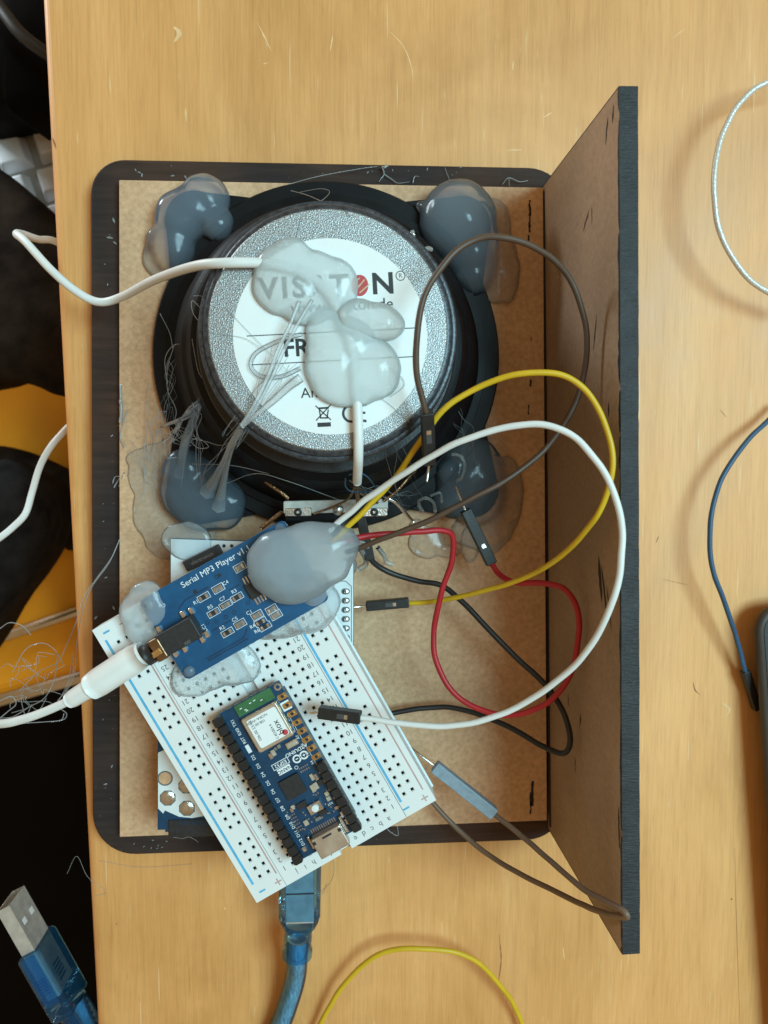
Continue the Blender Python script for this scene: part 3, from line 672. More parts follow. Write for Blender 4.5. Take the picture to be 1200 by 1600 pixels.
# ================================================================ small microcontroller board
NZ = 29.8
NANG, _n = frame_of((357, 1114), (487, 1340), NZ+1.6)
def make_micro():
    c = P(452, 1206, NZ+1.6); H = 1.6
    t = thing('microcontroller_board', 'navy blue microcontroller board with silver radio module plugged into the breadboard', 'circuit board', (c.x, c.y, NZ), None, NANG); t.scale = (1.045, 1.045, 1)
    MB().prism(rounded(-8.9, -21.7, 8.9, 21.7, (.4,)*4, 3), 0, H).build('circuit_board', 'pcb_navy', t, local=True)
    bt = MB()
    for s, n0, n1 in ((-1, 0, 15), (1, 0, 15)):
        for k in range(n0, n1): bt.box((s*7.62, 17.78-2.54*k, -2.2), (.64, .64, 6))
    bt.build('lower_pin', 'gold', t, local=True)['kind'] = 'stuff'
    hb = MB()
    for s in (-1, 1): hb.box((s*7.62, 0, -1.4), (2.5, 38.1, 2.5))
    hb.build('lower_header', 'header_black', t, local=True)
    hd = MB(); gp = MB()
    for k in range(-1, 16):
        y = 17.9-2.54*k; hd.prism([(-8.7+x*1.2, y+v*1.2) for x, v in ((-1, -.72), (-.7, -1.0), (.7, -1.0), (1, -.72), (1, .72), (.7, 1.0), (-.7, 1.0), (-1, .72))], H+.02, H+2.5, .12)
        gp.box((-10.2, y-1.25, H+.5), (.5, .5, 1.0))
    for k in range(8, 16):
        y = 17.9-2.54*k; hd.prism([(8.2+x*1.2, y+v*1.2) for x, v in ((-1, -.72), (-.7, -1.0), (.7, -1.0), (1, -.72), (1, .72), (.7, 1.0), (-.7, 1.0), (-1, .72))], H+.02, H+2.5, .12)
        gp.box((6.8, y-1.25, H+.5), (.4, .5, 1.0))
    hd.build('pin_header', 'header_black', t, local=True)['kind'] = 'stuff'; gp.build('header_pin', 'gold', t, local=True)['kind'] = 'stuff'
    src = None
    for k in range(8):
        if src is None:
            m = MB(); m.prism([(x, v) for x, v in ((-1.0, -.75), (1.0, -.75), (1.0, .75), (-1.0, .75), (-1.3, .4), (-1.3, -.4))], 0, .08)
            m.lathe([[(.75, .08), (.7, .25)], [(.7, .25), (.45, .25)], [(.45, .25), (.42, -.3)]], (-.1, 0, 0), 16)
            src = m.build('gold_pad', 'gold', t, local=True); src.location = Vector((7.9, 17.9, H+.01))*MM
        else: piece(src, 'gold_pad', t, (7.9, 17.9-2.54*k, H+.01))
    hk = MB()
    for k in range(8): hk.disc((7.8, 17.9-2.54*k, H+.12), .42, 12)
    hk.build('pad_hole', 'chip_black', t, local=True)
    MB().ring((8.0, 20.6, H+.05), .5, .95, 20).build('mount_ring', 'solder', t, local=True)
    rf = MB().box((1.2, 15.3, H+.3), (10.3, 12.6, .6)).build('radio_module', 'pcb_navy', t, local=True)
    MB().box((1.2, 20.1, H+.65), (10.2, 3.0, .1)).build('antenna', 'antenna_green', rf, local=True)
    an = MB()
    for x, y in ((-2.5, 20.4), (-1.6, 19.6), (.2, 20.5), (1.4, 20.6), (3.0, 19.8), (-1.4, 19.2)): an.box((x, y, H+.74), (.6, .22, .05))
    an.build('antenna_mark', 'silkscreen', rf, local=True)
    can = MB().box((1.2, 13.2, H+1.3), (9.9, 9.8, 1.6), 0, None, .35).build('shield_can', 'shield_can', rf, bevel=.1, local=True)
    MB().prism(rounded(-2.7, 9.3, 5.4, 17.2, (.6,)*4, 4), H+2.11, H+2.16).build('module_label', 'paper', can, local=True)
    mk = MB(); z = H+2.19
    mk.text('blox', (-.9+4.6, 12.0), 2.2, z, R(90), 'CENTER', .006); mk.text('C4D0E4.4', (2.2, 11.6), 1.0, z, R(90))
    mk.text('106-00 23/48', (3.2-4.9, 14.0), 1.1, z, R(90)); mk.text('NORA-W106', (-.9+.9, 16.4), 1.0, z, R(180)); mk.text('108-00', (.3, 15.3), 1.0, z, R(180))
    mk.build('label_print', 'ink_black', can, local=True)
    MB().disc((4.5, 10.1, z), .75, 20).build('label_dot', 'ink_red', can, local=True)
    def chip(name, m, x, y, w, h, d, rz=0.0): return MB().box((x, y, H+d/2+.02), (w, h, d), rz).build(name, m, t, local=True)
    chip('processor_chip', 'chip_black', -.9, -3.6, 5.3, 5.3, .9)
    chip('crystal', 'solder', 4.2, 6.2, 3.2, 1.6, .7); chip('crystal', 'component_tan', 4.2, 6.2, 2.6, 1.1, .8)
    for x, y, w, h, m in ((-1.0, 6.4, 1.0, 1.6, 'component_tan'), (-2.0, 6.0, .8, 1.5, 'solder'), (1.0, 7.2, .8, .9, 'component_grey'), (0, 7.1, .7, .8, 'component_grey'), (4.4, -3.9, .8, 1.7, 'component_tan'), (5.3, -4.4, .8, 1.7, 'solder'), (3.2, -6.6, 1.0, 2.0, 'component_tan'), (4.2, -6.4, 1.0, 1.8, 'component_tan'), (-1.3, -9.0, 2.6, 1.5, 'chip_black'), (-3.6, -8.4, .8, 1.1, 'component_tan'), (-4.2, -8.9, .6, 1.1, 'solder'), (5.6, -9.6, 1.1, 1.1, 'component_tan'), (5.4, -10.9, 1.1, 1.1, 'component_tan'), (5.8, -6.2, 1.7, 1.4, 'chip_black'), (-2.6, -13.6, 1.1, 1.4, 'component_tan'), (.6, -14.2, 1.6, .8, 'component_grey'), (2.4, -13.4, 2.2, 1.2, 'chip_black'), (6.5, -16.2, .8, 1.5, 'solder'), (5.9, -14.0, .9, .8, 'solder'), (-6.3, -19.4, 1.0, 1.2, 'solder'), (6.7, -18.4, 1.0, 1.4, 'solder')):
        chip('component', m, x, y, w, h, .55)
    bt = chip('reset_button', 'solder', 1.4, -11.1, 3.6, 2.5, 1.1)
    MB().lathe([[(.95, H+1.1), (.9, H+1.55)], [(.9, H+1.55), (.01, H+1.65)]], (1.4, -11.1, 0), 20).build('button_cap', 'pcb_white', bt, local=True)
    # tiny pads
    tp = MB(); rnd = random.Random(5)
    for k in range(12): tp.box((-2.6+k*.6, -16.5, H+.1), (.28, 1.2, .2))
    for k in range(5):
        for j in range(2): tp.box((2.6+k*.55, -.6-j*.9, H+.06), (.26, .4, .1))
    for k in range(28): tp.box((rnd.uniform(-5.5, 6.0), rnd.uniform(-15.5, -8), H+.06), (.28, .4, .1))
    for k in range(6):
        for j in range(3): tp.box((-5.4+j*.6, -10.2-k*.9, H+.05), (.3, .3, .08))
    tp.build('small_pad', 'solder', t, local=True)['kind'] = 'stuff'
    us = MB().box((.9, -20.2, H+1.5), (8.3, 5.8, 3.0), 0, None, .3).build('usb_port', 'shield_can', t, bevel=.2, local=True)
    sl = MB(); sl.box((.9, -18.2, H+3.02), (2.6, .5, .06)); sl.box((-2.8, -18.4, H+3.02), (.9, .9, .06)); sl.box((4.4, -18.4, H+3.02), (.9, .9, .06))
    sl.build('port_slot', 'chip_black', us, local=True)
    MB().box((5.6, -18.5, H+.7), (.9, 4.6, 1.2), 0, None, .2).build('port_tab', 'solder', us, local=True)
    MB().box((-3.9, -18.5, H+.7), (.7, 3.6, 1.2), 0, None, .2).build('port_tab', 'solder', us, local=True)
    z = H+.05; sk = MB(); U = R(180)
    sk.text('ARDUINO', (4.2, 4.0), 1.35, z, U, 'CENTER', .012)
    sk.ring((3.3, 2.0, z), .72, 1.12, 24); sk.ring((5.3, 2.0, z), .72, 1.12, 24)
    sk.line((2.95, 2), (3.65, 2), .25, z); sk.line((4.95, 2), (5.65, 2), .22, z); sk.line((5.3, 1.65), (5.3, 1.88), .22, z); sk.line((5.3, 2.12), (5.3, 2.35), .22, z)
    sk.rect((-.9, 2.9), 4.4, 1.5, .16, z); sk.text('ESP32', (-.9, 2.9), 1.35, z, U, 'CENTER', .01)
    sk.poly([(-2.6, .3), (1.0, .3), (1.0, 1.9), (-2.6, 1.9)], z)
    sk.ring((2.1, .1, z), .36, .48, 16)
    for k, s in enumerate(('TX1', 'RX0', 'RST', 'GND', 'D2', 'D3', 'D4', 'D5', 'D6', 'D7', 'D8', 'D9', 'D10', 'D11', 'D12')):
        if s == 'GND': sk.poly([(-6.5, 17.9-2.54*k-1.1), (-5.5, 17.9-2.54*k-1.1), (-5.5, 17.9-2.54*k+1.1), (-6.5, 17.9-2.54*k+1.1)], z)
        else: sk.text(s, (-6.0, 17.9-2.54*k), 1.15, z, R(90), 'CENTER', .006)
    for k, s in enumerate(('VIN', 'GND', 'B1', 'VBUS', 'A7', 'A6', 'A5', 'A4')):
        if s == 'GND': sk.poly([(6.0, 17.9-2.54*k-1.2), (8.7, 17.9-2.54*k-1.2), (8.7, 17.9-2.54*k+1.2), (6.0, 17.9-2.54*k+1.2)], z-.045+.02)
        elif s != 'VBUS' or True: sk.text(s, (6.2, 17.9-2.54*k-.9), .95, z, R(90), 'CENTER', .006)
    sk.line((6.9, 12.5), (6.9, -3), .1, z)
    sk.text('RST', (5.0, -12.4), .9, z, U)
    sk.build('printed_text', 'silkscreen', t, local=True)
    MB().text('NANO', (-.8, 1.1), 1.35, z+.03, U, 'CENTER', .012).build('printed_name', 'pcb_navy', t, local=True)
make_micro()

# ================================================================ audio player board
MZ = 31.0
def make_player():
    c = P(367, 938, MZ+1.6); d = P(445, 812, MZ+1.6)-P(222, 938, MZ+1.6); ang = math.atan2(d.y, d.x); H = 1.6
    t = thing('audio_player_board', 'blue audio player board with black headphone jack glued over the breadboard', 'circuit board', (c.x, c.y, MZ), None, ang)
    MB().prism(rounded(-21.3, -12, 21.3, 12, (1.4,)*4, 4), 0, H).build('circuit_board', 'pcb_blue', t, bevel=.1, local=True)
    for x, y in ((-19.4, 9.9), (-19.4, -10.2), (19.4, 10.2)):
        MB().lathe([[(1.55, H), (1.5, H+.3), (1.0, H+.7), (.01, H+.85)]], (x, y, 0), 20).build('mount_hole', 'glue_thick', t, local=True)
    z = H+.04; sk = MB(); tr = MB()
    sk.text('Serial MP3 Player v1.1', (.2, 10.0), 2.25, z, 0, 'CENTER', .0)
    names = {'R1': (-6.4, 4.7), 'C4': (-2.1, 4.8), 'C': (5.4, 6.8), 'R3': (.9, .4), 'C7': (-2.6, .2), 'R5': (-6.3, -.1), 'C5': (-1.9, -6), 'R2': (-5.8, -6.3), 'C1': (3, -6.2), 'R4': (2.9, -8.2), 'R6': (3.3, -9.8), 'C2': (7.0, -6.8), 'C3': (7.2, -8.6)}
    toff = {'R1': (-2.4, -.2), 'C4': (2.3, .3), 'R3': (.1, 1.7), 'C7': (0, 1.7), 'R5': (0, 1.7), 'C5': (-.6, 1.7), 'R2': (-.6, 1.7), 'C1': (-1.4, 1.6), 'R4': (-2.4, 0), 'R6': (-2.4, 0)}
    for n, (x, y) in names.items():
        w, h = (3.2, 1.6) if n not in ('C4', 'C5', 'C1', 'C', 'C2', 'C3') else (3.0, 1.9)
        sk.rect((x, y), w, h, .13, z)
        if n in toff: sk.text(n, (x+toff[n][0], y+toff[n][1]), 1.35, z)
        body = MB().box((x, y, H+.3), (1.1, h-.6, .55)).build('component', 'component_grey' if n[0] == 'C' else 'chip_black', t, local=True)
        ends = MB()
        for s in (-1, 1): ends.box((x+s*.85, y, H+.3), (.6, h-.55, .6))
        ends.build('solder_end', 'solder', body, local=True)
    # eight-legged chip
    ic = MB().box((6.4, .1, H+.8), (4.6, 4.2, 1.4), 0, None, .2).build('amplifier_chip', 'chip_black', t, local=True)
    lg = MB()
    for k in range(5):
        for s in (-1, 1): lg.box((4.6+k*.85, .1+s*3.0, H+.25), (.38, 1.9, .35))
    lg.build('chip_leg', 'solder', ic, local=True)
    sk.line((-11.0, -4.2), (-11.0, -.4), .13, z); sk.text('LC1', (-10.3, -2.2), 1.3, z, R(90)); sk.text('G', (-16.3, 7.9), 1.4, z, R(90))
    sk.build('printed_text', 'silkscreen', t, local=True)
    for pts in (((-14, -9.6), (-3, -9.6), (-1, -8)), ((-14, -10.3), (-2, -10.3)), ((-13.5, 5.2), (-11, 6.4), (-4, 6.4)), ((0, 3), (3, 3)), ((-9, -4), (-3, -4)), ((9, 4), (12, 7), (17, 7))):
        for a, b in zip(pts, pts[1:]): tr.line(a, b, .45, H+.025)
    for x, y in ((-7.6, 7.0), (-1.0, 7.6), (-4.2, -2.6), (-1.8, -2.6), (2.6, -2.2), (-6.9, -2.4), (-9, -1.5), (1.6, -4.2)): tr.ring((x, y, H+.03), .3, .6, 14)
    tr.build('copper_track', 'pcb_track', t, local=True)
    vd = MB()
    for x, y in ((-7.6, 7.0), (-.2, 7.6)): vd.disc((x, y, H+.05), .5, 14)
    vd.build('drill_hole', 'chip_black', t, local=True)
    # headphone jack
    jk = MB().box((-16.1, -.6, H+2.4), (10.6, 6.0, 4.8), 0, None, .3).build('headphone_jack', 'chip_black', t, bevel=.15, local=True)
    MB().box((-21.9, -.9, H+2.5), (3.0, 5.9, 5.0), 0, None, .4).build('jack_sleeve', 'brass_dull', jk, bevel=.15, local=True)
    MB().box((-22.6, -1.4, H+5.06), (2.4, 1.5, .2), R(4)).build('sleeve_tongue', 'gold', jk, local=True)
    MB().tube([(-23.6, -.9, H+2.5), (-26.0, -.9, H+2.5)], 2.75, 24).build('jack_collar', 'chip_black', jk, local=True)
    MB().box((-14.6, -2.9, H+4.85), (1.7, .9, .1)).build('jack_slot', 'hole_dark', jk, local=True)
    for x, y in ((-13.2, 3.5), (-10.9, 3.2), (-20.3, 3.1), (-12.2, -4.6), (-17.3, -4.4), (-19.9, -4.3), (-10.5, -4.0)):
        MB().box((x, y, H+.5), (1.1, 1.9, 1.0), 0, None, .25).build('jack_leg', 'tinned', jk, local=True)
    OFF[t] = Vector((c.x, c.y, MZ))
    return t, ang, c
PLAYER, PANG, PC = make_player()
def player_pt(x, y, z): return PC.xy.to_3d()+Vector((x*math.cos(PANG)-y*math.sin(PANG), x*math.sin(PANG)+y*math.cos(PANG), MZ+z))

# ================================================================ hot glue
def smooth_blob(name, label, parts, m, voxel=.55, it=6, group='hot glue blobs'):
    """parts: (px, py, z, rx, ry, rz, angle) ellipsoids melted together"""
    mb = MB()
    for (px, py, z, rx, ry, rz, a) in parts:
        c = P(px, py, z); rot = Matrix.Rotation(R(a), 3, 'Z'); vs = []; fs = []; n, k = 20, 12
        for i in range(1, k):
            th = math.pi*i/k
            for j in range(n):
                ph = 2*math.pi*j/n; vs.append(c+rot @ Vector((rx*math.sin(th)*math.cos(ph), ry*math.sin(th)*math.sin(ph), rz*math.cos(th))))
        top = len(vs); vs += [c+Vector((0, 0, rz)), c-Vector((0, 0, rz))]
        for i in range(k-2):
            for j in range(n): fs.append([i*n+j, (i+1)*n+j, (i+1)*n+(j+1) % n, i*n+(j+1) % n])
        for j in range(n): fs.append([top, j, (j+1) % n]); fs.append([top+1, (k-2)*n+(j+1) % n, (k-2)*n+j])
        mb.add(vs, fs, True)
    loc = P(parts[0][0], parts[0][1], parts[0][2]-parts[0][5])
    for i in range(len(mb.v)): mb.v[i] = mb.v[i]-loc
    o = mb.build(name, m); o.location = loc*MM
    r = o.modifiers.new('remesh', 'REMESH'); r.mode = 'VOXEL'; r.voxel_size = voxel*MM; r.use_smooth_shade = True
    s = o.modifiers.new('smooth', 'SMOOTH'); s.factor = .6; s.iterations = it
    dg = bpy.context.evaluated_depsgraph_get(); me = bpy.data.meshes.new_from_object(o.evaluated_get(dg))
    o.modifiers.clear(); old = o.data; o.data = me; bpy.data.meshes.remove(old)
    for v in me.vertices:                          # slight lumpiness
        v.co += v.normal*(noise.noise((v.co+o.location)*240)*0.00034+noise.noise((v.co+o.location)*500)*0.00004)
    me.polygons.foreach_set('use_smooth', [True]*len(me.polygons)); me.update()
    if not me.materials: me.materials.append(MATS[m])
    return tag(o, label, 'glue', group)
smooth_blob('glue_blob', 'grey hot glue blob on the upper left corner of the loudspeaker', [
    (320, 312, 4, 7.4, 7.2, 5.5, 0), (283, 340, 4, 7.2, 8.0, 5.5, 30), (272, 380, 3.5, 6.2, 8.6, 5, 10), (256, 402, .8, 6.4, 6.8, 1.7, 0), (338, 348, 5, 5.0, 5.2, 4.2, 40), (247, 372, 2, 3.6, 3.6, 3, 0), (300, 322, 5, 7, 6, 5, 0), (345, 362, 5, 3.2, 2.0, 2.2, -40)], 'glue_milky', .55, 12)
smooth_blob('glue_blob', 'round smoky hot glue dome on the upper right corner of the loudspeaker', [
    (716, 345, 6, 11.4, 11.8, 8.5, 0), (735, 400, 4, 8.0, 12, 5.5, 10), (730, 375, 5, 9.5, 11, 6.5, 0), (785, 410, .7, 5.5, 12.5, 1.2, 8), (770, 350, .7, 6, 8, 1.2, 0), (672, 330, 5, 5, 2.2, 2.5, -30), (775, 440, .6, 6, 7, 1.1, 0)], 'glue_milky', .55, 14)
smooth_blob('glue_blob', 'thick hot glue patch with pulled peaks on the lower left corner of the loudspeaker', [
    (305, 765, 4.2, 10.5, 10.5, 4.0, 0), (350, 785, 4, 6.5, 8.5, 4, 0), (320, 800, 4, 9, 6, 4, 0), (290, 735, 4.5, 7, 6.5, 4.5, 0), (330, 760, 4.5, 6, 6, 4.2, 0)], 'glue_milky', .55, 16)
smooth_blob('glue_film', 'thin spread hot glue film on the brown board left of the lower left patch', [
    (250, 745, .3, 9.5, 10.5, .9, 20), (226, 718, .3, 6, 3.4, .8, 0), (250, 800, .3, 8.5, 10.0, .9, 0), (270, 775, .3, 10, 12, .9, 0), (285, 825, .3, 11, 9.5, .9, -20), (275, 710, .3, 6, 6, .8, 0), (262, 845, .3, 7, 6, .9, 0)], 'glue_film', .4, 8)
smooth_blob('glue_blob', 'pale hot glue dab on the corner of the white printed board', [
    (295, 846, 17.2, 6.5, 5.6, 1.6, 0), (280, 842, 17.0, 5, 4.6, 1.6, 0)], 'glue_film', .4, 6)
smooth_blob('glue_blob', 'wide smoky hot glue patch on the lower right corner of the loudspeaker', [
    (735, 745, 3.6, 11, 12.5, 4.6, 0), (710, 780, 3.6, 7, 6, 4, 0), (775, 790, .9, 8.5, 16, 1.5, -12), (748, 830, .6, 9, 6, 1.2, 0), (700, 735, 4, 4, 4, 5, 0), (745, 775, 3, 9, 9, 3.6, 0)], 'glue_milky', .55, 14)
smooth_blob('glue_blob', 'small clear hot glue ring on the brown board below the lower right corner', [
    (668, 848, .6, 6, 5.2, 1.0, 0), (655, 830, .6, 3, 4, 1.0, 20), (735, 850, .6, 3, 6, 1.1, 0), (700, 862, .4, 4, 2, .8, 0)], 'glue_thin', .4)
smooth_blob('glue_blob', 'large frosted hot glue bulb holding the wire bundle on the audio player board', [
    (445, 882, 36.5, 9.9, 9.6, 6.4, 0), (478, 866, 37.2, 9.6, 8.4, 6.4, 20), (508, 857, 38, 7.6, 6.6, 5.6, 25), (534, 848, 38.2, 4.6, 4.8, 4.2, 25), (470, 903, 36, 10, 6.4, 5.4, 20), (512, 880, 37, 6.4, 6.0, 5.2, 0), (495, 862, 37.5, 9, 7.6, 6, 20), (544, 856, 38, 2.6, 3.6, 3.6, 25)], 'glue_thick', .6, 26)
smooth_blob('glue_blob', 'clear hot glue tongue between the audio player board and the breadboard right of it', [
    (480, 950, 29, 8.6, 7.0, 3.4, 20), (502, 942, 29, 5.2, 6.0, 3.2, 0), (450, 968, 28.6, 8.0, 5.0, 2.4, 15), (490, 920, 31, 4.6, 5, 3, 0), (425, 982, 28, 5, 3, 1.6, 20)], 'glue_clear', .5, 12)
smooth_blob('glue_blob', 'clear hot glue spill under the lower edge of the audio player board', [
    (330, 1050, 27.6, 9.5, 5.0, 1.9, 20), (365, 1036, 27.8, 6.5, 6.4, 2.4, 20), (300, 1070, 27.6, 5.4, 3.6, 1.7, 0), (386, 1040, 27.8, 3.8, 5.0, 1.9, 0), (283, 1062, 27.6, 3, 4.5, 1.7, 0)], 'glue_clear', .45, 10)
smooth_blob('glue_blob', 'cloudy hot glue lump at the left corner of the audio player board', [
    (222, 975, 29.4, 4.4, 6.4, 3.4, 0), (212, 948, 30, 3.8, 5.6, 3.2, -30), (228, 930, 31.2, 4.6, 4.0, 2.4, 0), (240, 955, 31.6, 3.8, 4.6, 2.0, 0), (232, 988, 28.6, 4, 4, 2.6, 0)], 'glue_clear', .5, 12)
smooth_blob('glue_blob', 'pale hot glue slab over the first letters of the speaker label', [
    (445, 437, 50.6, 6.8, 8.6, 3.4, 30), (480, 430, 50.6, 7.4, 5.8, 3.2, -25), (455, 404, 50.6, 5.2, 5.0, 3.0, 0), (520, 450, 50.6, 6.2, 7.2, 3.2, 0), (500, 425, 50.6, 7.2, 4.6, 3.2, -30), (430, 455, 50.6, 4.8, 6.2, 2.9, 40), (480, 475, 50.6, 7.2, 5.2, 3.0, 0), (465, 450, 50.6, 7, 7, 3.4, 0)], 'glue_label', .5, 12)
smooth_blob('glue_blob', 'small oval hot glue drop on the label, topmost at its right', [
    (590, 502, 51.2, 6.6, 4.6, 3.4, -12), (560, 498, 51.2, 5.6, 5.0, 3.2, 0), (576, 502, 51.2, 6, 4.8, 3.4, -8)], 'glue_label', .5, 10)
smooth_blob('glue_blob', 'large round hot glue drop on the label above the crossed out bin', [
    (520, 560, 51, 6.8, 9.6, 3.6, 0), (587, 578, 51, 6.2, 7.4, 3.4, 0), (545, 602, 51, 9.0, 5.4, 3.0, 0), (510, 520, 51, 5, 6, 3.0, 0), (545, 545, 51, 7, 7.6, 3.2, 0), (565, 585, 51, 7, 7, 3.4, 0)], 'glue_label', .5, 12)
def strands(name, label, lst, m='glue_thread', group='hot glue threads', kind=None, n=6):
    mb = MB()
    for pts, r in lst: mb.tube(catmull([P(*p) for p in pts], 10), r, n)
    loc = sum(mb.v, Vector())/len(mb.v); loc.z = min(v.z for v in mb.v)
    mb.v = [v-loc for v in mb.v]
    o = mb.build(name, m, None); o.location = loc*MM
    return tag(o, label, 'glue', group, kind)
def taper(a, b): return lambda t: a+(b-a)*t
strands('glue_strand', 'thick glue strand pulled from the label down to the lower left glue patch', [
    ([(468, 470, 54.5), (452, 510, 54.6), (435, 545, 54.3), (418, 590, 53.8), (396, 635, 53.5), (377, 665, 52)], lambda t: .45),
    ([(488, 468, 54.5), (462, 512, 54.6), (443, 548, 54.3), (424, 592, 54), (400, 637, 53.6), (379, 668, 51.5)], lambda t: .4),
    ([(470, 590, 53), (450, 605, 53.2), (425, 628, 53.4), (398, 650, 53), (378, 668, 51)], taper(1.1, .4)),
    ([(377, 666, 51.5), (362, 690, 42), (350, 720, 28), (338, 745, 14), (325, 768, 3)], lambda t: .55+1.9*t**3),
    ([(379, 667, 51.5), (366, 692, 42), (356, 722, 28), (348, 760, 12), (342, 792, 3)], lambda t: .5+1.7*t**3)], 'glue_clear')
strands('glue_strand', 'short forked glue peak standing at the lower left of the black frame', [
    ([(280, 742, 3), (290, 690, 15), (305, 650, 20), (312, 628, 23), (316, 616, 24)], lambda t: 1.6-1.1*t),
    ([(307, 640, 21), (290, 652, 19), (265, 662, 15), (250, 668, 12)], taper(.9, .25)),
    ([(311, 628, 23), (295, 640, 22), (283, 655, 18)], taper(.7, .3)), ([(283, 655, 17), (275, 672, 13), (268, 676, 11)], taper(.8, .5))], 'glue_milky')
strands('glue_loop', 'clear flat glue loop lying left of the model number on the label', [
    ([(470, 575, 51), (440, 588, 51), (408, 588, 51), (392, 572, 51), (400, 552, 51), (425, 537, 51.2), (450, 528, 51.5), (472, 522, 52)], lambda t: .5)], 'glue_thin')
rnd = random.Random(11)
def curly(px, py, px2, py2, z0, z1, amp, k=5):
    pts = [(px, py, z0)]
    for i in range(1, k): 
        t = i/k; pts.append((px+(px2-px)*t+rnd.uniform(-amp, amp), py+(py2-py)*t+rnd.uniform(-amp, amp), z0+(z1-z0)*t+rnd.uniform(0, amp*.12)))
    pts.append((px2, py2, z1)); return pts
strands('glue_threads', 'fine tangled glue threads over the left rim of the loudspeaker', [
    ([(272, 540, 12), (262, 575, 11), (262, 610, 10), (275, 640, 12), (272, 660, 10)], .09), ([(262, 600, 9), (258, 560, 12), (275, 538, 14), (300, 545, 16), (313, 560, 20)], .09),
    ([(330, 500, 40), (312, 480, 42), (300, 470, 42), (302, 490, 40), (318, 510, 36)], .1), ([(302, 462, 42), (318, 465, 42), (325, 490, 42)], .08),
    ([(300, 530, 30), (310, 580, 30), (322, 600, 28), (314, 615, 24)], .09), ([(250, 490, 8), (265, 520, 10), (270, 545, 12)], .08),
    ([(395, 668, 50), (350, 695, 22), (322, 690, 18), (298, 685, 14)], .1), ([(296, 690, 12), (310, 685, 16), (326, 698, 16), (310, 700, 14), (295, 688, 12)], .12),
    ([(230, 655, 2), (240, 690, 2), (228, 730, 2), (225, 770, 1.5), (215, 780, 1)], .09), ([(232, 600, 2), (228, 650, 3), (230, 700, 2), (226, 745, 2), (240, 760, 2)], .09),
    ([(200, 640, 2), (188, 680, .5), (195, 700, 1)], .2), ([(300, 725, 10), (360, 727, 22), (420, 740, 27)], .08), ([(355, 755, 14), (400, 740, 24), (450, 752, 26), (500, 770, 22), (540, 785, 20)], .09)]
    + [(curly(240+rnd.uniform(0, 60), 640+rnd.uniform(0, 50), 250+rnd.uniform(0, 50), 660+rnd.uniform(0, 60), 8, 12, 18), .07) for _ in range(8)], kind='stuff')
strands('glue_threads', 'fine glue threads crossing the top of the loudspeaker', [
    ([(455, 298, 10), (480, 305, 22), (510, 318, 40), (540, 330, 50), (548, 338, 50.3)], .12), ([(465, 325, 48), (470, 340, 50), (466, 360, 50.4), (463, 378, 51)], .1),
    ([(465, 330, 46), (500, 315, 42), (515, 300, 30), (500, 295, 22), (470, 300, 14)], .09), ([(450, 288, 2), (500, 275, 1), (560, 264, -1), (590, 260, -2)], .09),
    ([(352, 480, 50.5), (390, 520, 50.6), (430, 560, 51), (460, 590, 52)], .06), ([(560, 600, 52), (600, 625, 50.6), (640, 660, 50.3)], .07), ([(330, 520, 50.5), (380, 528, 50.6), (410, 545, 51)], .06),
    ([(600, 570, 51), (628, 590, 50.6), (630, 605, 50.5), (610, 620, 50.5)], .08)], kind='stuff')
strands('glue_threads', 'white glue wisps stuck to the black top rim', [
    ([(597, 260, -1), (600, 272, -2), (592, 284, -2)], taper(.28, .08)), ([(600, 272, -2), (612, 280, -2), (622, 286, -2), (640, 284, -2)], taper(.2, .07)), ([(645, 286, -2), (648, 276, -2), (655, 276, -1.5)], taper(.2, .06)), ([(785, 288, -2), (795, 278, -1), (812, 284, -2), (825, 282, -2)], .15), ([(600, 262, -1), (606, 258, -1)], .4), ([(795, 278, -1), (796, 290, -2)], .12), ([(695, 262, -2), (704, 285, -2)], .08)], kind='stuff')
def web(n, ax, bx, z0, z1, amp, r):
    out = []
    for _ in range(n):
        a = (ax[0]+rnd.uniform(-ax[2], ax[2]), ax[1]+rnd.uniform(-ax[2], ax[2])); b = (bx[0]+rnd.uniform(-bx[2], bx[2]), bx[1]+rnd.uniform(-bx[2], bx[2]))
        rr = r*rnd.uniform(.5, 1.2); out.append((curly(a[0], a[1], b[0], b[1], z0, z1, amp, 6), taper(rr, rr*.35)))
    return out
strands('glue_threads', 'hair thin glue web stretched from the label down to the lower left patch', 
    web(9, (440, 560, 25), (360, 690, 14), 54, 46, 3, .10)+web(7, (375, 668, 5), (320, 770, 25), 51, 7, 5, .12)+web(5, (300, 640, 12), (300, 745, 20), 20, 8, 6, .10), kind='stuff')
strands('glue_threads', 'hair thin tangled glue fibres on the brown board left of the loudspeaker',
    web(10, (245, 640, 18), (235, 760, 22), 4, 2, 9, .07)+web(6, (215, 690, 16), (255, 800, 18), 1.5, 1.5, 8, .07)+web(5, (268, 560, 8), (262, 660, 10), 9, 9, 9, .07), kind='stuff')
strands('glue_threads', 'short hair thin glue fibres by the terminal strip below the magnet',
    web(5, (560, 760, 15), (640, 790, 20), 30, 16, 7, .08)+web(4, (600, 640, 20), (640, 770, 25), 50, 18, 6, .07)+web(4, (700, 600, 15), (745, 760, 20), 20, 9, 9, .06), kind='stuff')
strands('glue_peg', 'two pale glue pegs on the upper right edge of the magnet', [
    ([(644, 362, 46), (646, 374, 47)], .6), ([(662, 391, 47), (668, 388, 46), (674, 390, 45)], .55)])
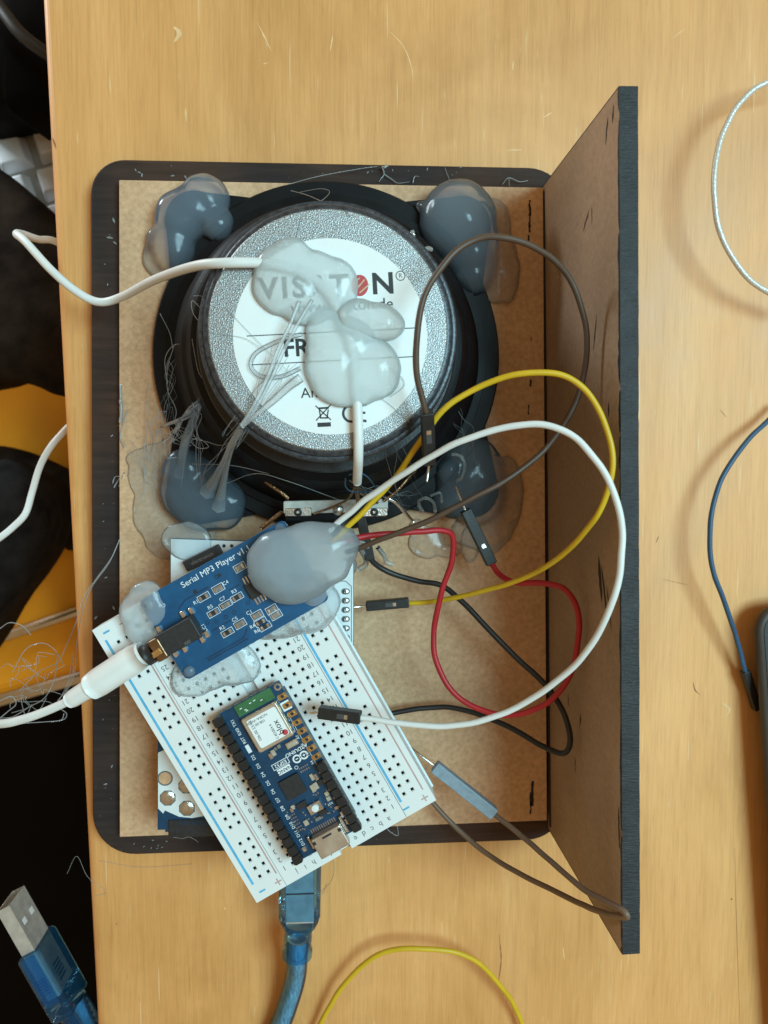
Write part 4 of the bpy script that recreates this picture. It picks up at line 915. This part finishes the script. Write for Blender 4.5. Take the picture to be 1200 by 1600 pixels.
strands('glue_threads', 'loose bundle of long glue threads hanging off the left table edge', [
    ([(188, 840, 1), (175, 870, 2), (150, 905, 3), (130, 935, 3), (118, 975, 2), (105, 1005, -4), (90, 1035, -6), (60, 1050, -8), (30, 1080, -8)], .12),
    ([(186, 845, 1), (170, 880, 3), (142, 920, 3), (128, 960, 2), (119, 1010, -4), (118, 1040, -8), (110, 1070, -10), (90, 1095, -10)], .12),
    ([(90, 1020, -5), (85, 1060, -9), (70, 1090, -8), (45, 1105, -8), (20, 1120, -8), (0, 1122, -8)], .13),
    ([(0, 982, -10), (15, 973, -8), (35, 978, -8), (48, 992, -10)], .16), ([(20, 1050, -8), (40, 1015, -6), (65, 1005, -6), (85, 1015, -6), (100, 1040, -8)], .13),
    ([(0, 1095, -8), (18, 1088, -8), (25, 1100, -8), (12, 1112, -8), (0, 1122, -8)], .16), ([(38, 1075, -8), (33, 1090, -9), (40, 1118, -9), (50, 1100, -8)], .1),
    ([(100, 1115, -8), (95, 1125, -6), (70, 1128, -6), (40, 1130, -6), (0, 1136, -6)], .12), ([(95, 1108, -8), (104, 1115, -8), (100, 1124, -8), (80, 1128, -8)], .12),
    ([(110, 1040, -6), (108, 1060, -8), (100, 1080, -8), (90, 1098, -8)], .1), ([(112, 1020, -5), (114, 1050, -8), (100, 1085, -9)], .1)]
    + [(curly(rnd.uniform(0, 40), rnd.uniform(1030, 1120), rnd.uniform(50, 110), rnd.uniform(1020, 1110), -9, -9, 16), .09) for _ in range(8)], kind='stuff')
strands('glue_threads', 'white frayed glue bits at the left edge of the brown board', [
    ([(195, 738, .5), (185, 750, -2), (178, 762, -2.5)], .2), ([(190, 745, 0), (180, 745, -2), (176, 755, -2)], .15), ([(192, 742, .5), (186, 760, -1)], .15), ([(188, 625, .5), (190, 640, .6), (188, 660, .4)], .5), ([(188, 600, .4), (189, 625, .4)], .35)], kind='stuff')
strands('glue_threads', 'thin stray glue threads on the table at the lower left', [
    ([(105, 1365, -8), (120, 1338, -6), (137, 1370, -8), (165, 1393, -8.6), (150, 1400, -8.8)], .06), ([(310, 1325, -3), (318, 1330, -6), (322, 1326, -5)], .08), ([(155, 1345, -8.8), (220, 1355, -8.7), (300, 1350, -8.8)], .05), ([(270, 1308, -2.5), (285, 1310, -2), (296, 1308, -2), (310, 1316, -3), (322, 1328, -6)], .1)], kind='stuff')
strands('glue_threads', 'wispy glue curls below the small board over the black rim', [
    ([(560, 1320, 6), (585, 1305, 4), (600, 1292, 2), (610, 1300, 2), (622, 1305, 2), (620, 1285, 2)], .1), ([(500, 1395, -5), (518, 1375, 0), (522, 1350, 8), (515, 1330, 14)], .08), ([(475, 1385, 5), (490, 1398, 2), (505, 1395, 2), (510, 1380, 4)], .09)], kind='stuff')
strands('glue_threads', 'shiny glue shreds under the wire bundle beside the black plug', [
    ([(552, 850, 20), (566, 862, 16), (572, 880, 10), (560, 890, 8)], .8), ([(590, 855, 12), (600, 868, 8), (604, 878, 5), (614, 882, 4)], .7), ([(545, 870, 18), (552, 885, 14), (545, 895, 12)], 1.2), ([(555, 845, 26), (568, 848, 24), (575, 855, 22)], .5)], 'glue_clear')
# solder drops on the lower right glue
def arc_loop(pts, r): return (pts, r)
strands('glue_bubble', 'clear glue bubbles between the terminals right of the strip', [
    ([(660, 800, 9), (654, 785, 10), (665, 778, 11), (677, 785, 10), (680, 800, 9)], .6), ([(672, 775, 11), (688, 770, 11), (690, 785, 10)], .5), ([(705, 710, 12), (718, 712, 12), (726, 725, 12), (722, 745, 11), (714, 752, 10)], .7)], 'glue_thin')

# ================================================================ jumper wires
def housing(parent, a, b, m='housing_black', w=2.5, win=True, up=Vector((0, 0, 1))):
    d = (b-a); L = d.length; x = d.normalized(); y = up.cross(x).normalized(); z = x.cross(y)
    M = Matrix((x, y, z)).transposed(); c = (a+b)/2
    h = MB().box(c, (L, w, w), 0, M, .25).build('connector_housing', m, parent, bevel=.12)
    if win:
        MB().box(c+z*(w/2+.02)-x*L*.08, (L*.26, w*.42, .08), 0, M).build('crimp_window', 'hole_dark', h)
        MB().box(c+z*(w/2+.06)-x*L*.16, (L*.07, w*.36, .08), 0, M).build('crimp', 'tinned', h)
    return h
def wobble(pts, amp=.45):
    out = []
    for i, p in enumerate(pts):
        w = min(1, i/8, (len(pts)-1-i)/8)
        out.append(p+Vector((noise.noise(p*.045), noise.noise(p*.045+Vector((9, 3, 5))), noise.noise(p*.045+Vector((2, 8, 1)))))*amp*w*1.6+Vector((noise.noise(p*.16), noise.noise(p*.16+Vector((4, 4, 4))), 0))*amp*w*.5)
    return out
def jumper(label, m, path, h0=None, pin0=None, h1=None, pin1=None, r=.72, hm='housing_black', group='jumper wires', win=True, name='jumper_wire'):
    pts = [P(*p) for p in path]
    loc = Vector((sum(p.x for p in pts)/len(pts), sum(p.y for p in pts)/len(pts), min(p.z for p in pts)))
    t = thing(name, label, 'wire', loc, group)
    cat = wobble(catmull(pts, 10))
    MB().tube(cat, lambda u: r*(1+.04*noise.noise(Vector((u*40, r*9, 0)))), 14).build('insulation', m, t)
    for h, pin, e in ((h0, pin0, pts[0]), (h1, pin1, pts[-1])):
        if h:
            a, b = P(*h[0]), P(*h[1]); housing(t, a, b, hm, h[2] if len(h) > 2 else 2.5, win)
            if pin: MB().tube([b+(a-b).normalized(), b, P(*pin)], .33, 8).build('pin', 'tinned', t)
    return t
jumper('brown jumper wire arching over the magnet to a hanging black plug', 'wire_brown',
       [(540, 862, 37), (560, 856, 38), (620, 835, 41), (700, 800, 44), (780, 757, 45), (850, 705, 45), (893, 640, 46), (914, 570, 47), (913, 500, 49), (885, 430, 52), (835, 388, 56), (780, 371, 59), (735, 378, 62), (700, 405, 63), (668, 455, 63), (654, 520, 62), (654, 580, 60), (664, 630, 58), (667, 648, 57)],
       None, None, ((667, 643, 57), (671, 724, 50), 2.9), (667, 752, 48))
jumper('yellow jumper wire looping against the upright panel to a black plug over the board', 'wire_yellow',
       [(520, 845, 37), (536, 831, 38), (575, 792, 40), (618, 745, 43), (650, 695, 47), (690, 640, 51), (740, 605, 53), (800, 584, 56), (860, 582, 57.5), (905, 603, 58), (938, 650, 58.5), (955, 715, 59), (945, 780, 57.5), (915, 828, 54), (870, 872, 46), (815, 903, 36), (750, 925, 26), (690, 938, 18), (640, 941, 14), (630, 941, 14)],
       None, None, ((639, 941, 14), (572, 947, 13), 2.7), (551, 949, 12))
jumper('white jumper wire in a wide loop ending in a black plug above the breadboard', 'wire_white',
       [(515, 830, 37), (528, 817, 38), (575, 778, 43), (640, 733, 50), (710, 693, 56), (780, 668, 60), (845, 662, 63), (900, 685, 65), (945, 740, 66), (968, 800, 66), (971, 860, 66), (957, 935, 65), (922, 1010, 60), (870, 1065, 54), (800, 1108, 48), (725, 1130, 44), (650, 1134, 41), (590, 1128, 39), (555, 1120, 38)],
       None, None, ((564, 1121, 38), (498, 1112, 36), 3.0), (485, 1114, 33), r=.77)
jumper('red jumper wire bent in an S with a black plug by the lower right glue', 'wire_red',
       [(535, 848, 35), (552, 841, 35), (600, 834, 32), (650, 831, 29), (690, 831, 27), (708, 842, 25.5), (706, 880, 24), (688, 930, 22), (677, 985, 20), (680, 1035, 20), (705, 1080, 21), (750, 1110, 23), (805, 1118, 26), (855, 1097, 30), (890, 1055, 34), (904, 1000, 36), (901, 950, 36), (880, 920, 34), (845, 911, 30), (805, 909, 25), (780, 895, 20), (766, 876, 17)],
       None, None, ((768, 881, 17), (727, 797, 17), 3.1), (713, 760, 17), r=.8)
jumper('black jumper wire looping across the brown board from a plug below the terminal strip', 'wire_black',
       [(575, 862, 15), (580, 872, 14), (605, 892, 12), (650, 906, 12), (690, 915, 13), (725, 943, 15), (770, 990, 18), (815, 1035, 21), (855, 1075, 25), (880, 1115, 29), (890, 1155, 30), (878, 1177, 28), (845, 1165, 22), (800, 1138, 15), (750, 1115, 9), (700, 1104, 6), (655, 1106, 5), (615, 1114, 5), (560, 1130, 7)],
       ((578, 874, 14), (562, 800, 16), 2.8), (556, 760, 20), r=.8, win=False)
jumper('black jumper stub leaving the glue bulb between white and yellow wires', 'wire_black',
       [(520, 838, 37), (533, 824, 37), (560, 800, 34), (585, 780, 28), (600, 765, 24), (606, 758, 22)], r=.95, win=False)
jumper('brown jumper wire with grey plug leaning on the upright panel, bent back under the breadboard', 'wire_tan',
       [(762, 1264, 22), (775, 1276, 23), (815, 1308, 30), (860, 1347, 40), (905, 1383, 50), (945, 1406, 58), (972, 1420, 63), (980, 1430, 63.5), (970, 1432, 60), (935, 1423, 50), (880, 1400, 36), (820, 1370, 24), (760, 1332, 14), (710, 1290, 9), (670, 1248, 8), (640, 1210, 9)],
       ((772, 1271, 22), (679, 1197, 19), 3.4), (641, 1168, 17), r=.75, hm='housing_grey', win=False)
jumper('blue jumper wire curving on the table beside the dark device', 'wire_blue',
       [(1225, 630, -4), (1200, 656, -3), (1160, 695, -1), (1128, 745, 0), (1112, 800, 1), (1108, 855, 1), (1116, 900, 1), (1132, 945, 0), (1150, 1000, -2), (1163, 1045, -4), (1166, 1055, -4.5)],
       None, None, ((1164, 1048, -4.5), (1183, 1108, -6), 2.6), None, r=.78, win=False)
def plain_wire(label, m, path, r, name='loose_wire'):
    mb = MB().tube(wobble(catmull([P(*p) for p in path], 10)), r, 14)
    loc = sum(mb.v, Vector())/len(mb.v); loc.z = min(v.z for v in mb.v); mb.v = [v-loc for v in mb.v]
    o = mb.build(name, m); o.location = loc*MM; return tag(o, label, 'wire', 'loose wires on the table')
plain_wire('silvery white cord bowed up from the table in the upper right corner', 'wire_silver', [(1260, 112, 5), (1200, 128, 5), (1158, 160, 5), (1128, 215, 5), (1116, 275, 5), (1119, 335, 5), (1138, 390, 4), (1168, 432, 3), (1205, 458, 2), (1250, 480, 1)], .85)
plain_wire('yellow wire arched on the table at the lower edge of the picture', 'wire_yellow', [(480, 1650, -6), (502, 1595, -5), (535, 1540, -3), (585, 1498, -1), (640, 1481, 0), (700, 1484, 0), (748, 1505, -1), (788, 1545, -3), (815, 1598, -5), (828, 1650, -6)], .8)
# fine dark strand wrapped round the cable end
def make_audio_cable():
    j0 = player_pt(-24.5, -.9, 1.6+2.5); ax = (player_pt(-30, -.9, 4.1)-j0).normalized()
    a = P(222, 1022, 33.5); e = P(142, 1074, 31); f = P(108, 1095, 29)
    t = thing('audio_cable', 'white audio cable with round plug in the jack, other end glued across the speaker label', 'cable', P(80, 700, -30))
    d = (e-a).normalized()
    MB().lathe([[(3.0, 0), (3.4, .6), (3.4, .6)]], (0, 0, 0), 4)
    def cyl(name, p, q, rr, m='plug_white', par=t, n=32):
        return MB().tube([p+(q-p)*k/6 for k in range(7)], rr, n).build(name, m, par)
    pl = cyl('plug_body', a, e, lambda u: 3.75 if 0 < u < 1 else 3.4)
    ptt = MB().tube([j0, a], 1.6, 16).build('plug_tip', 'brass_dull', pl)
    cyl('plug_collar', a-d*.9, a+d*.1, 3.1, par=pl)
    cyl('strain_relief', e-d*.3, f, lambda u: 2.55-.25*u if u < 1 else 2.0, par=pl)
    MB().tube(catmull([f-d*2, f, P(70, 1112, 27), P(35, 1124, 25), P(0, 1131, 22), P(-60, 1130, 10), P(-150, 1080, -20), P(-160, 980, -40), P(-90, 900, -46), P(-30, 860, -42), P(0, 840, -40), P(22, 822, -40), P(40, 802, -40), P(50, 770, -42), P(62, 730, -42), P(78, 700, -42), P(100, 674, -44), P(150, 620, -46), P(180, 520, -46), P(150, 420, -44), P(90, 379, -38), P(60, 374, -30), P(35, 366, -12), P(26, 366, -2), P(40, 378, 4), P(80, 422, 8), P(120, 456, 8), P(155, 472, 8), P(190, 464, 12), P(240, 438, 28), P(300, 417, 45), P(350, 411, 51.6), P(420, 412, 51.6), P(470, 425, 51.5), P(510, 455, 51.5), P(537, 500, 51.5), P(551, 550, 51.5), P(557, 610, 51.5), P(560, 672, 52.2), P(560, 712, 50.5), P(559, 735, 45), P(558, 753, 38)], 8), 1.15, 14).build('cable_jacket', 'wire_white', t)
    br = MB()
    c0 = P(558, 752, 36)
    for k, pts in enumerate(([(558, 750, 36), (556, 765, 30), (558, 785, 24), (555, 800, 20)], [(560, 750, 36), (562, 768, 30), (575, 778, 24), (590, 786, 19)], [(557, 752, 36), (545, 778, 26), (520, 792, 19.5), (490, 803, 18.5)], [(560, 752, 36), (559, 770, 30), (562, 790, 20)])):
        br.tube(catmull([P(*p) for p in pts], 6), .35, 6)
    br.build('bare_strand', 'copper_braid', t)
    lp = MB(); lp.tube(catmull([P(545, 742, 42), P(560, 738, 44), P(575, 746, 42), P(588, 762, 36), P(600, 764, 34)], 6), .18, 6)
    lp.tube(catmull([P(540, 748, 40), P(540, 760, 36), P(550, 768, 33), P(575, 768, 34), P(605, 765, 34)], 6), .2, 6)
    lp.build('tie_strand', 'wire_blue', t)
make_audio_cable()

# ================================================================ blue USB cable
def make_usb():
    t = thing('usb_cable', 'translucent blue cable with square plug under the breadboard and flat plug off the table edge', 'cable', P(460, 1500, ZT))
    z = 6.5; a, b = P(470, 1318, z), P(468, 1446, z); w = 12.2
    def block(name, p, q, w0, w1, h, m, par, ch=1.6):
        d = (q-p); L = d.length; x = d.normalized(); y = Vector((0, 0, 1)).cross(x).normalized(); zz = x.cross(y); vs = []; fs = []
        st = [(0, w0, h), (.82, w0, h), (.9, (w0*.7+w1*.3), h*.95), (1, w1, h*.8)]
        for s, ww, hh in st:
            for (u, v) in ((-1, -.6), (-.75, -1), (.75, -1), (1, -.6), (1, .6), (.75, 1), (-.75, 1), (-1, .6)): vs.append(p+x*L*s+y*u*ww/2+zz*v*hh/2)
        for k in range(3):
            for i in range(8): j = (i+1) % 8; fs.append([k*8+i, k*8+j, k*8+8+j, k*8+8+i])
        fs.append(list(range(8))[::-1]); fs.append([24+i for i in range(8)])
        return MB().add(vs, fs).build(name, m, par, bevel=.4)
    pl = block('square_plug', a, b, 12.4, 9.0, 10.5, 'blue_clear', t)
    MB().box((P(469, 1388, z+.9)), (8.4, 17, 8.6)).build('plug_shell', 'shell_bright', pl, bevel=.3)
    MB().box((P(469, 1397, z+5.4)), (8.2, .35, .12)).build('shell_crease', 'chip_black', pl)
    e0, e1 = P(467, 1440, z), P(464, 1492, z-1)
    MB().tube([e0+(e1-e0)*k/16 for k in range(17)], lambda u: (4.6 if u > .8 else 4.15+.15*math.sin(u*60)), 20).build('strain_relief', 'blue_clear', pl)
    path = catmull([e1+(e0-e1)*.5, e1, P(462, 1525, 1), P(452, 1562, -2), P(436, 1605, -4.5), P(405, 1660, -5), P(330, 1730, -6), P(220, 1760, -8), P(178, 1700, -22), P(160, 1640, -26), P(140, 1590, -25), P(120, 1560, -24)], 8)
    MB().tube(path, 3.3, 18).build('cable_jacket', 'blue_clear', t); MB().tube(path, 2.55, 14).build('braided_shield', 'blue_braid', t)
    # flat plug, standing on its narrow side below the table edge
    zc = -22
    tip, mid, end = P(18, 1406, zc), P(55, 1472, zc), P(112, 1572, zc)
    d = (end-tip).normalized(); y = Vector((0, 0, 1)).cross(d).normalized(); M = Matrix((d, y, Vector((0, 0, 1)))).transposed()
    Lm = (mid-tip).length; Le = (end-mid).length
    pb = MB().box(mid+d*Le*.5, (Le, 8.0, 15.5), 0, M, 1.2).build('flat_plug', 'blue_clear', t, bevel=.6)
    MB().box(mid+d*Le*.38+Vector((0, 0, 7.8)), (Le*.72, 4.8, .5), 0, M, .25).build('grip_panel', 'blue_clear', pb, bevel=.1)
    MB().box(mid+d*Le*.36+Vector((0, 0, -.2)), (Le*.66, 4.4, 12.0), 0, M).build('inner_shell', 'shell_bright', pb)
    rg = MB()
    for k in range(6): rg.box(mid+d*(Le*.36+k*1.0)+Vector((0, 0, 8.1)), (.35, 3.4, .3), 0, M)
    for k in range(5): rg.box(mid+d*(Le*.32+k*1.3)-y*4.05+Vector((0, 0, 2)), (.5, .3, 5), 0, M); rg.box(mid+d*(Le*.32+k*1.3)+y*4.05+Vector((0, 0, 2)), (.5, .3, 5), 0, M)
    rg.build('grip_ridge', 'blue_clear', pb)
    sh = MB(); hw, hh, th = 2.25, 6.0, .3; c = tip+d*Lm*.5
    for s in (-1, 1):
        sh.box(c+Vector((0, 0, s*(hh-th/2))), (Lm+1, 2*hw, th), 0, M); sh.box(c+y*s*(hw-th/2), (Lm+1, th, 2*hh-2*th-.01), 0, M)
    shell = sh.build('plug_shell', 'shell_bright', pb)
    MB().box(c+d*1.5-y*.9, (Lm-1.5, 1.6, 10.8), 0, M).build('plug_tongue', 'wire_white', shell)
    hl = MB()
    for s in (-1, 1):
        for q in (-1, 1): hl.box(c-d*1.0+y*q*(hw+.02)+Vector((0, 0, s*2.9)), (2.0, .06, 2.2), 0, M)
    hl.build('shell_window', 'key_white', shell)
    MB().tube([end-d*1+(d*14)*k/14 for k in range(15)], lambda u: (5.0-1.4*u)+(.25*(1 if int(u*14) % 2 else -1)), 18).build('strain_relief', 'blue_clear', pb)
make_usb()

# ================================================================ dark device at the right edge
def make_device():
    a = P(1182, 972, 1.0); b = P(1204, 1290, 1.0); d = (b-a).normalized(); ang = math.atan2(d.x, -d.y)
    t = thing('dark_device', 'dark grey slab device with rounded corner at the right picture edge', 'device', (a.x+40, a.y-60, ZT))
    Wd, Ln = 85, 165; pts = rounded(0, -Ln, Wd, 5, (9, 9, 9, 9), 8); co, si = math.cos(ang), math.sin(ang)
    f = lambda k: [(a.x+x*co-y*si, a.y+x*si+y*co) for x, y in rounded(k, -Ln+k, Wd-k, 5-k, (9-k,)*4, 8)]
    lo, hi = f(8), f(0); n = len(hi); vs = [(x, y, ZT+.02) for x, y in lo]+[(x, y, -2.0) for x, y in f(.6)]+[(x, y, -.6) for x, y in hi]+[(x, y, .4) for x, y in f(.4)]+[(x, y, 1.0) for x, y in f(1.3)]
    MB().add(vs, [[k*n+i, k*n+(i+1) % n, (k+1)*n+(i+1) % n, (k+1)*n+i] for k in range(4) for i in range(n)]+[list(range(n))[::-1], [4*n+i for i in range(n)]], True).build('body', 'device_grey', t)
    MB().prism(f(2.2), .98, 1.25).build('screen_glass', 'chip_black', t)
make_device()

# ================================================================ things below the left table edge
def make_chair():
    z = -260
    t = thing('orange_chair', 'mustard orange chair seat with metal tube frame below the table edge', 'chair', P(20, 850, -620))
    q = lambda px, py, zz=z: tuple(P(px, py, zz)[:2])
    pts = [q(-260, 590), q(190, 560), q(215, 1025), q(125, 1058), q(-260, 1160)][::-1]
    MB().prism(pts, z-25, z, 6).build('seat', 'seat_orange', t, bevel=4)
    zf = z-6
    MB().tube([P(-260, 1172, zf), P(0, 1092, zf), P(130, 1055, zf), P(220, 1026, zf)], 5, 14).build('front_tube', 'chrome_tube', t)
    MB().tube([P(-200, 1062, z+5), P(0, 997, z+5), P(120, 955, z+5), P(215, 922, z+5)], 3.4, 14).build('cross_tube', 'chrome_tube', t)
    for px, py in ((-200, 1120), (190, 1000), (180, 620), (-220, 640)):
        e = P(px, py, z-20); MB().tube([e, Vector((e.x, e.y, -609))], 6, 12).build('leg', 'chrome_tube', t)
make_chair()
def lump(name, label, cat, outline, z, thick, m, seed=1, dome=1.0):
    """soft cushion-like body from an outline: domed top, thick"""
    rn = random.Random(seed); c = sum((P(*p, z) for p in outline), Vector())/len(outline)
    ol = catmull([P(*p, z) for p in outline]+[P(*outline[0], z)], 5)[:-1]; n = len(ol); vs = []; fs = []; K = 7
    rings = [(.78, -thick), (.90, -thick*.5), (.98, -thick*.15), (.95, 0), (.82, thick*.14*dome), (.6, thick*.24*dome), (.3, thick*.3*dome)]
    for s, dz in rings:
        for p in ol: 
            w = c+(p-c)*s; vs.append((w.x, w.y, z+dz+noise.noise(Vector((w.x*.03, w.y*.03, seed)))*thick*.12))
    for k in range(K-1):
        for i in range(n): j = (i+1) % n; fs.append([k*n+i, k*n+j, (k+1)*n+j, (k+1)*n+i])
    vs.append((c.x, c.y, z+thick*.32*dome)); 
    for i in range(n): fs.append([(K-1)*n+i, (K-1)*n+(i+1) % n, len(vs)-1])
    fs.append(list(range(n))[::-1])
    mb = MB(); loc = Vector((c.x, c.y, z-thick)); mb.add([Vector(v)-loc for v in vs], fs, True)
    o = mb.build(name, m); o.location = loc*MM; return tag(o, label, cat)
lump('dark_cloth', 'dark cloth between the white keyboard and the orange seat', 'cloth', [(-120, 180), (-10, 250), (40, 290), (90, 335), (150, 400), (170, 540), (110, 612), (80, 618), (45, 603), (0, 596), (-130, 590)], -140, 60, 'cloth_brown', 2, .5)
lump('cloth_bundle', 'dark grey cloth bundle lying across the orange seat', 'cloth', [(-150, 760), (-60, 745), (0, 712), (40, 735), (62, 775), (64, 830), (48, 880), (20, 930), (-20, 985), (-150, 1150)], -150, 60, 'cloth_dark', 3, .8)
lump('cloth_bundle', 'brownish black rounded bundle on the orange seat right at the table edge', 'cloth', [(-60, 700), (-10, 694), (40, 704), (85, 725), (130, 760), (150, 850), (110, 865), (92, 848), (60, 838), (0, 820), (-60, 810)], -215, 40, 'cloth_brown', 4, .6)
lump('black_cover', 'black cover in the upper left corner below the table', 'cover', [(-140, -120), (60, -140), (130, -40), (140, 110), (68, 142), (30, 156), (8, 165), (-12, 150), (-140, 140)], -110, 50, 'floor_dark', 5, .2)
bc = MB().tube(catmull([P(-30, -25, -96), P(5, 18, -93), P(30, 50, -92), P(60, 75, -93), P(100, 100, -96)], 8), 2.6, 12)
o = bc.build('power_cable', 'wire_black'); tag(o, 'thick black cable lying on the black cover in the upper left corner', 'cable')
def make_keyboard():
    z = -165
    t = thing('white_keyboard', 'white keyboard tilted below the left table edge', 'keyboard', P(30, 240, z-25))
    a = R(17); c0 = P(20, 240, z)
    MB().box((c0.x-30, c0.y, z-6), (190, 120, 12), a, None, 3).build('deck', 'key_deck', t, bevel=1.5)
    src = None; co, si = math.cos(a), math.sin(a)
    for r in range(5):
        for k in range(9):
            x, y = -118+k*19.2+r*4, -46+r*17.6
            loc = Vector((c0.x-30-OFF[t].x+(x+24)*co-y*si, c0.y-OFF[t].y+(x+24)*si+y*co, z-OFF[t].z+3.2))
            if src is None:
                m = MB(); pts = [(8, 7.4), (-8, 7.4), (-8, -7.4), (8, -7.4)]
                vs = [(x*1.0, y*1.0, -3.5) for x, y in pts]+[(x*.72, y*.74+1, 3.5) for x, y in pts]
                m.add(vs, [[0, 1, 2, 3], [7, 6, 5, 4]]+[[i, 4+i, 4+(i+1) % 4, (i+1) % 4] for i in range(4)])
                src = m.build('keycap', 'key_white', t, local=True, bevel=.8); src.location = loc*MM; src.rotation_euler = (0, 0, a); b0 = src
            else:
                o = b0.copy(); SC.collection.objects.link(o); o.parent = t; o.location = loc*MM; o.rotation_euler = (0, 0, a)
make_keyboard()
MB().box(P(5, 176, -150), (22, 11, 14), R(12)).build('small_carton', 'carton', bevel=.6)
tag(bpy.data.objects['small_carton'], 'tan carton corner behind the white keyboard', 'carton')

bpy.data.scenes.remove(TMP)
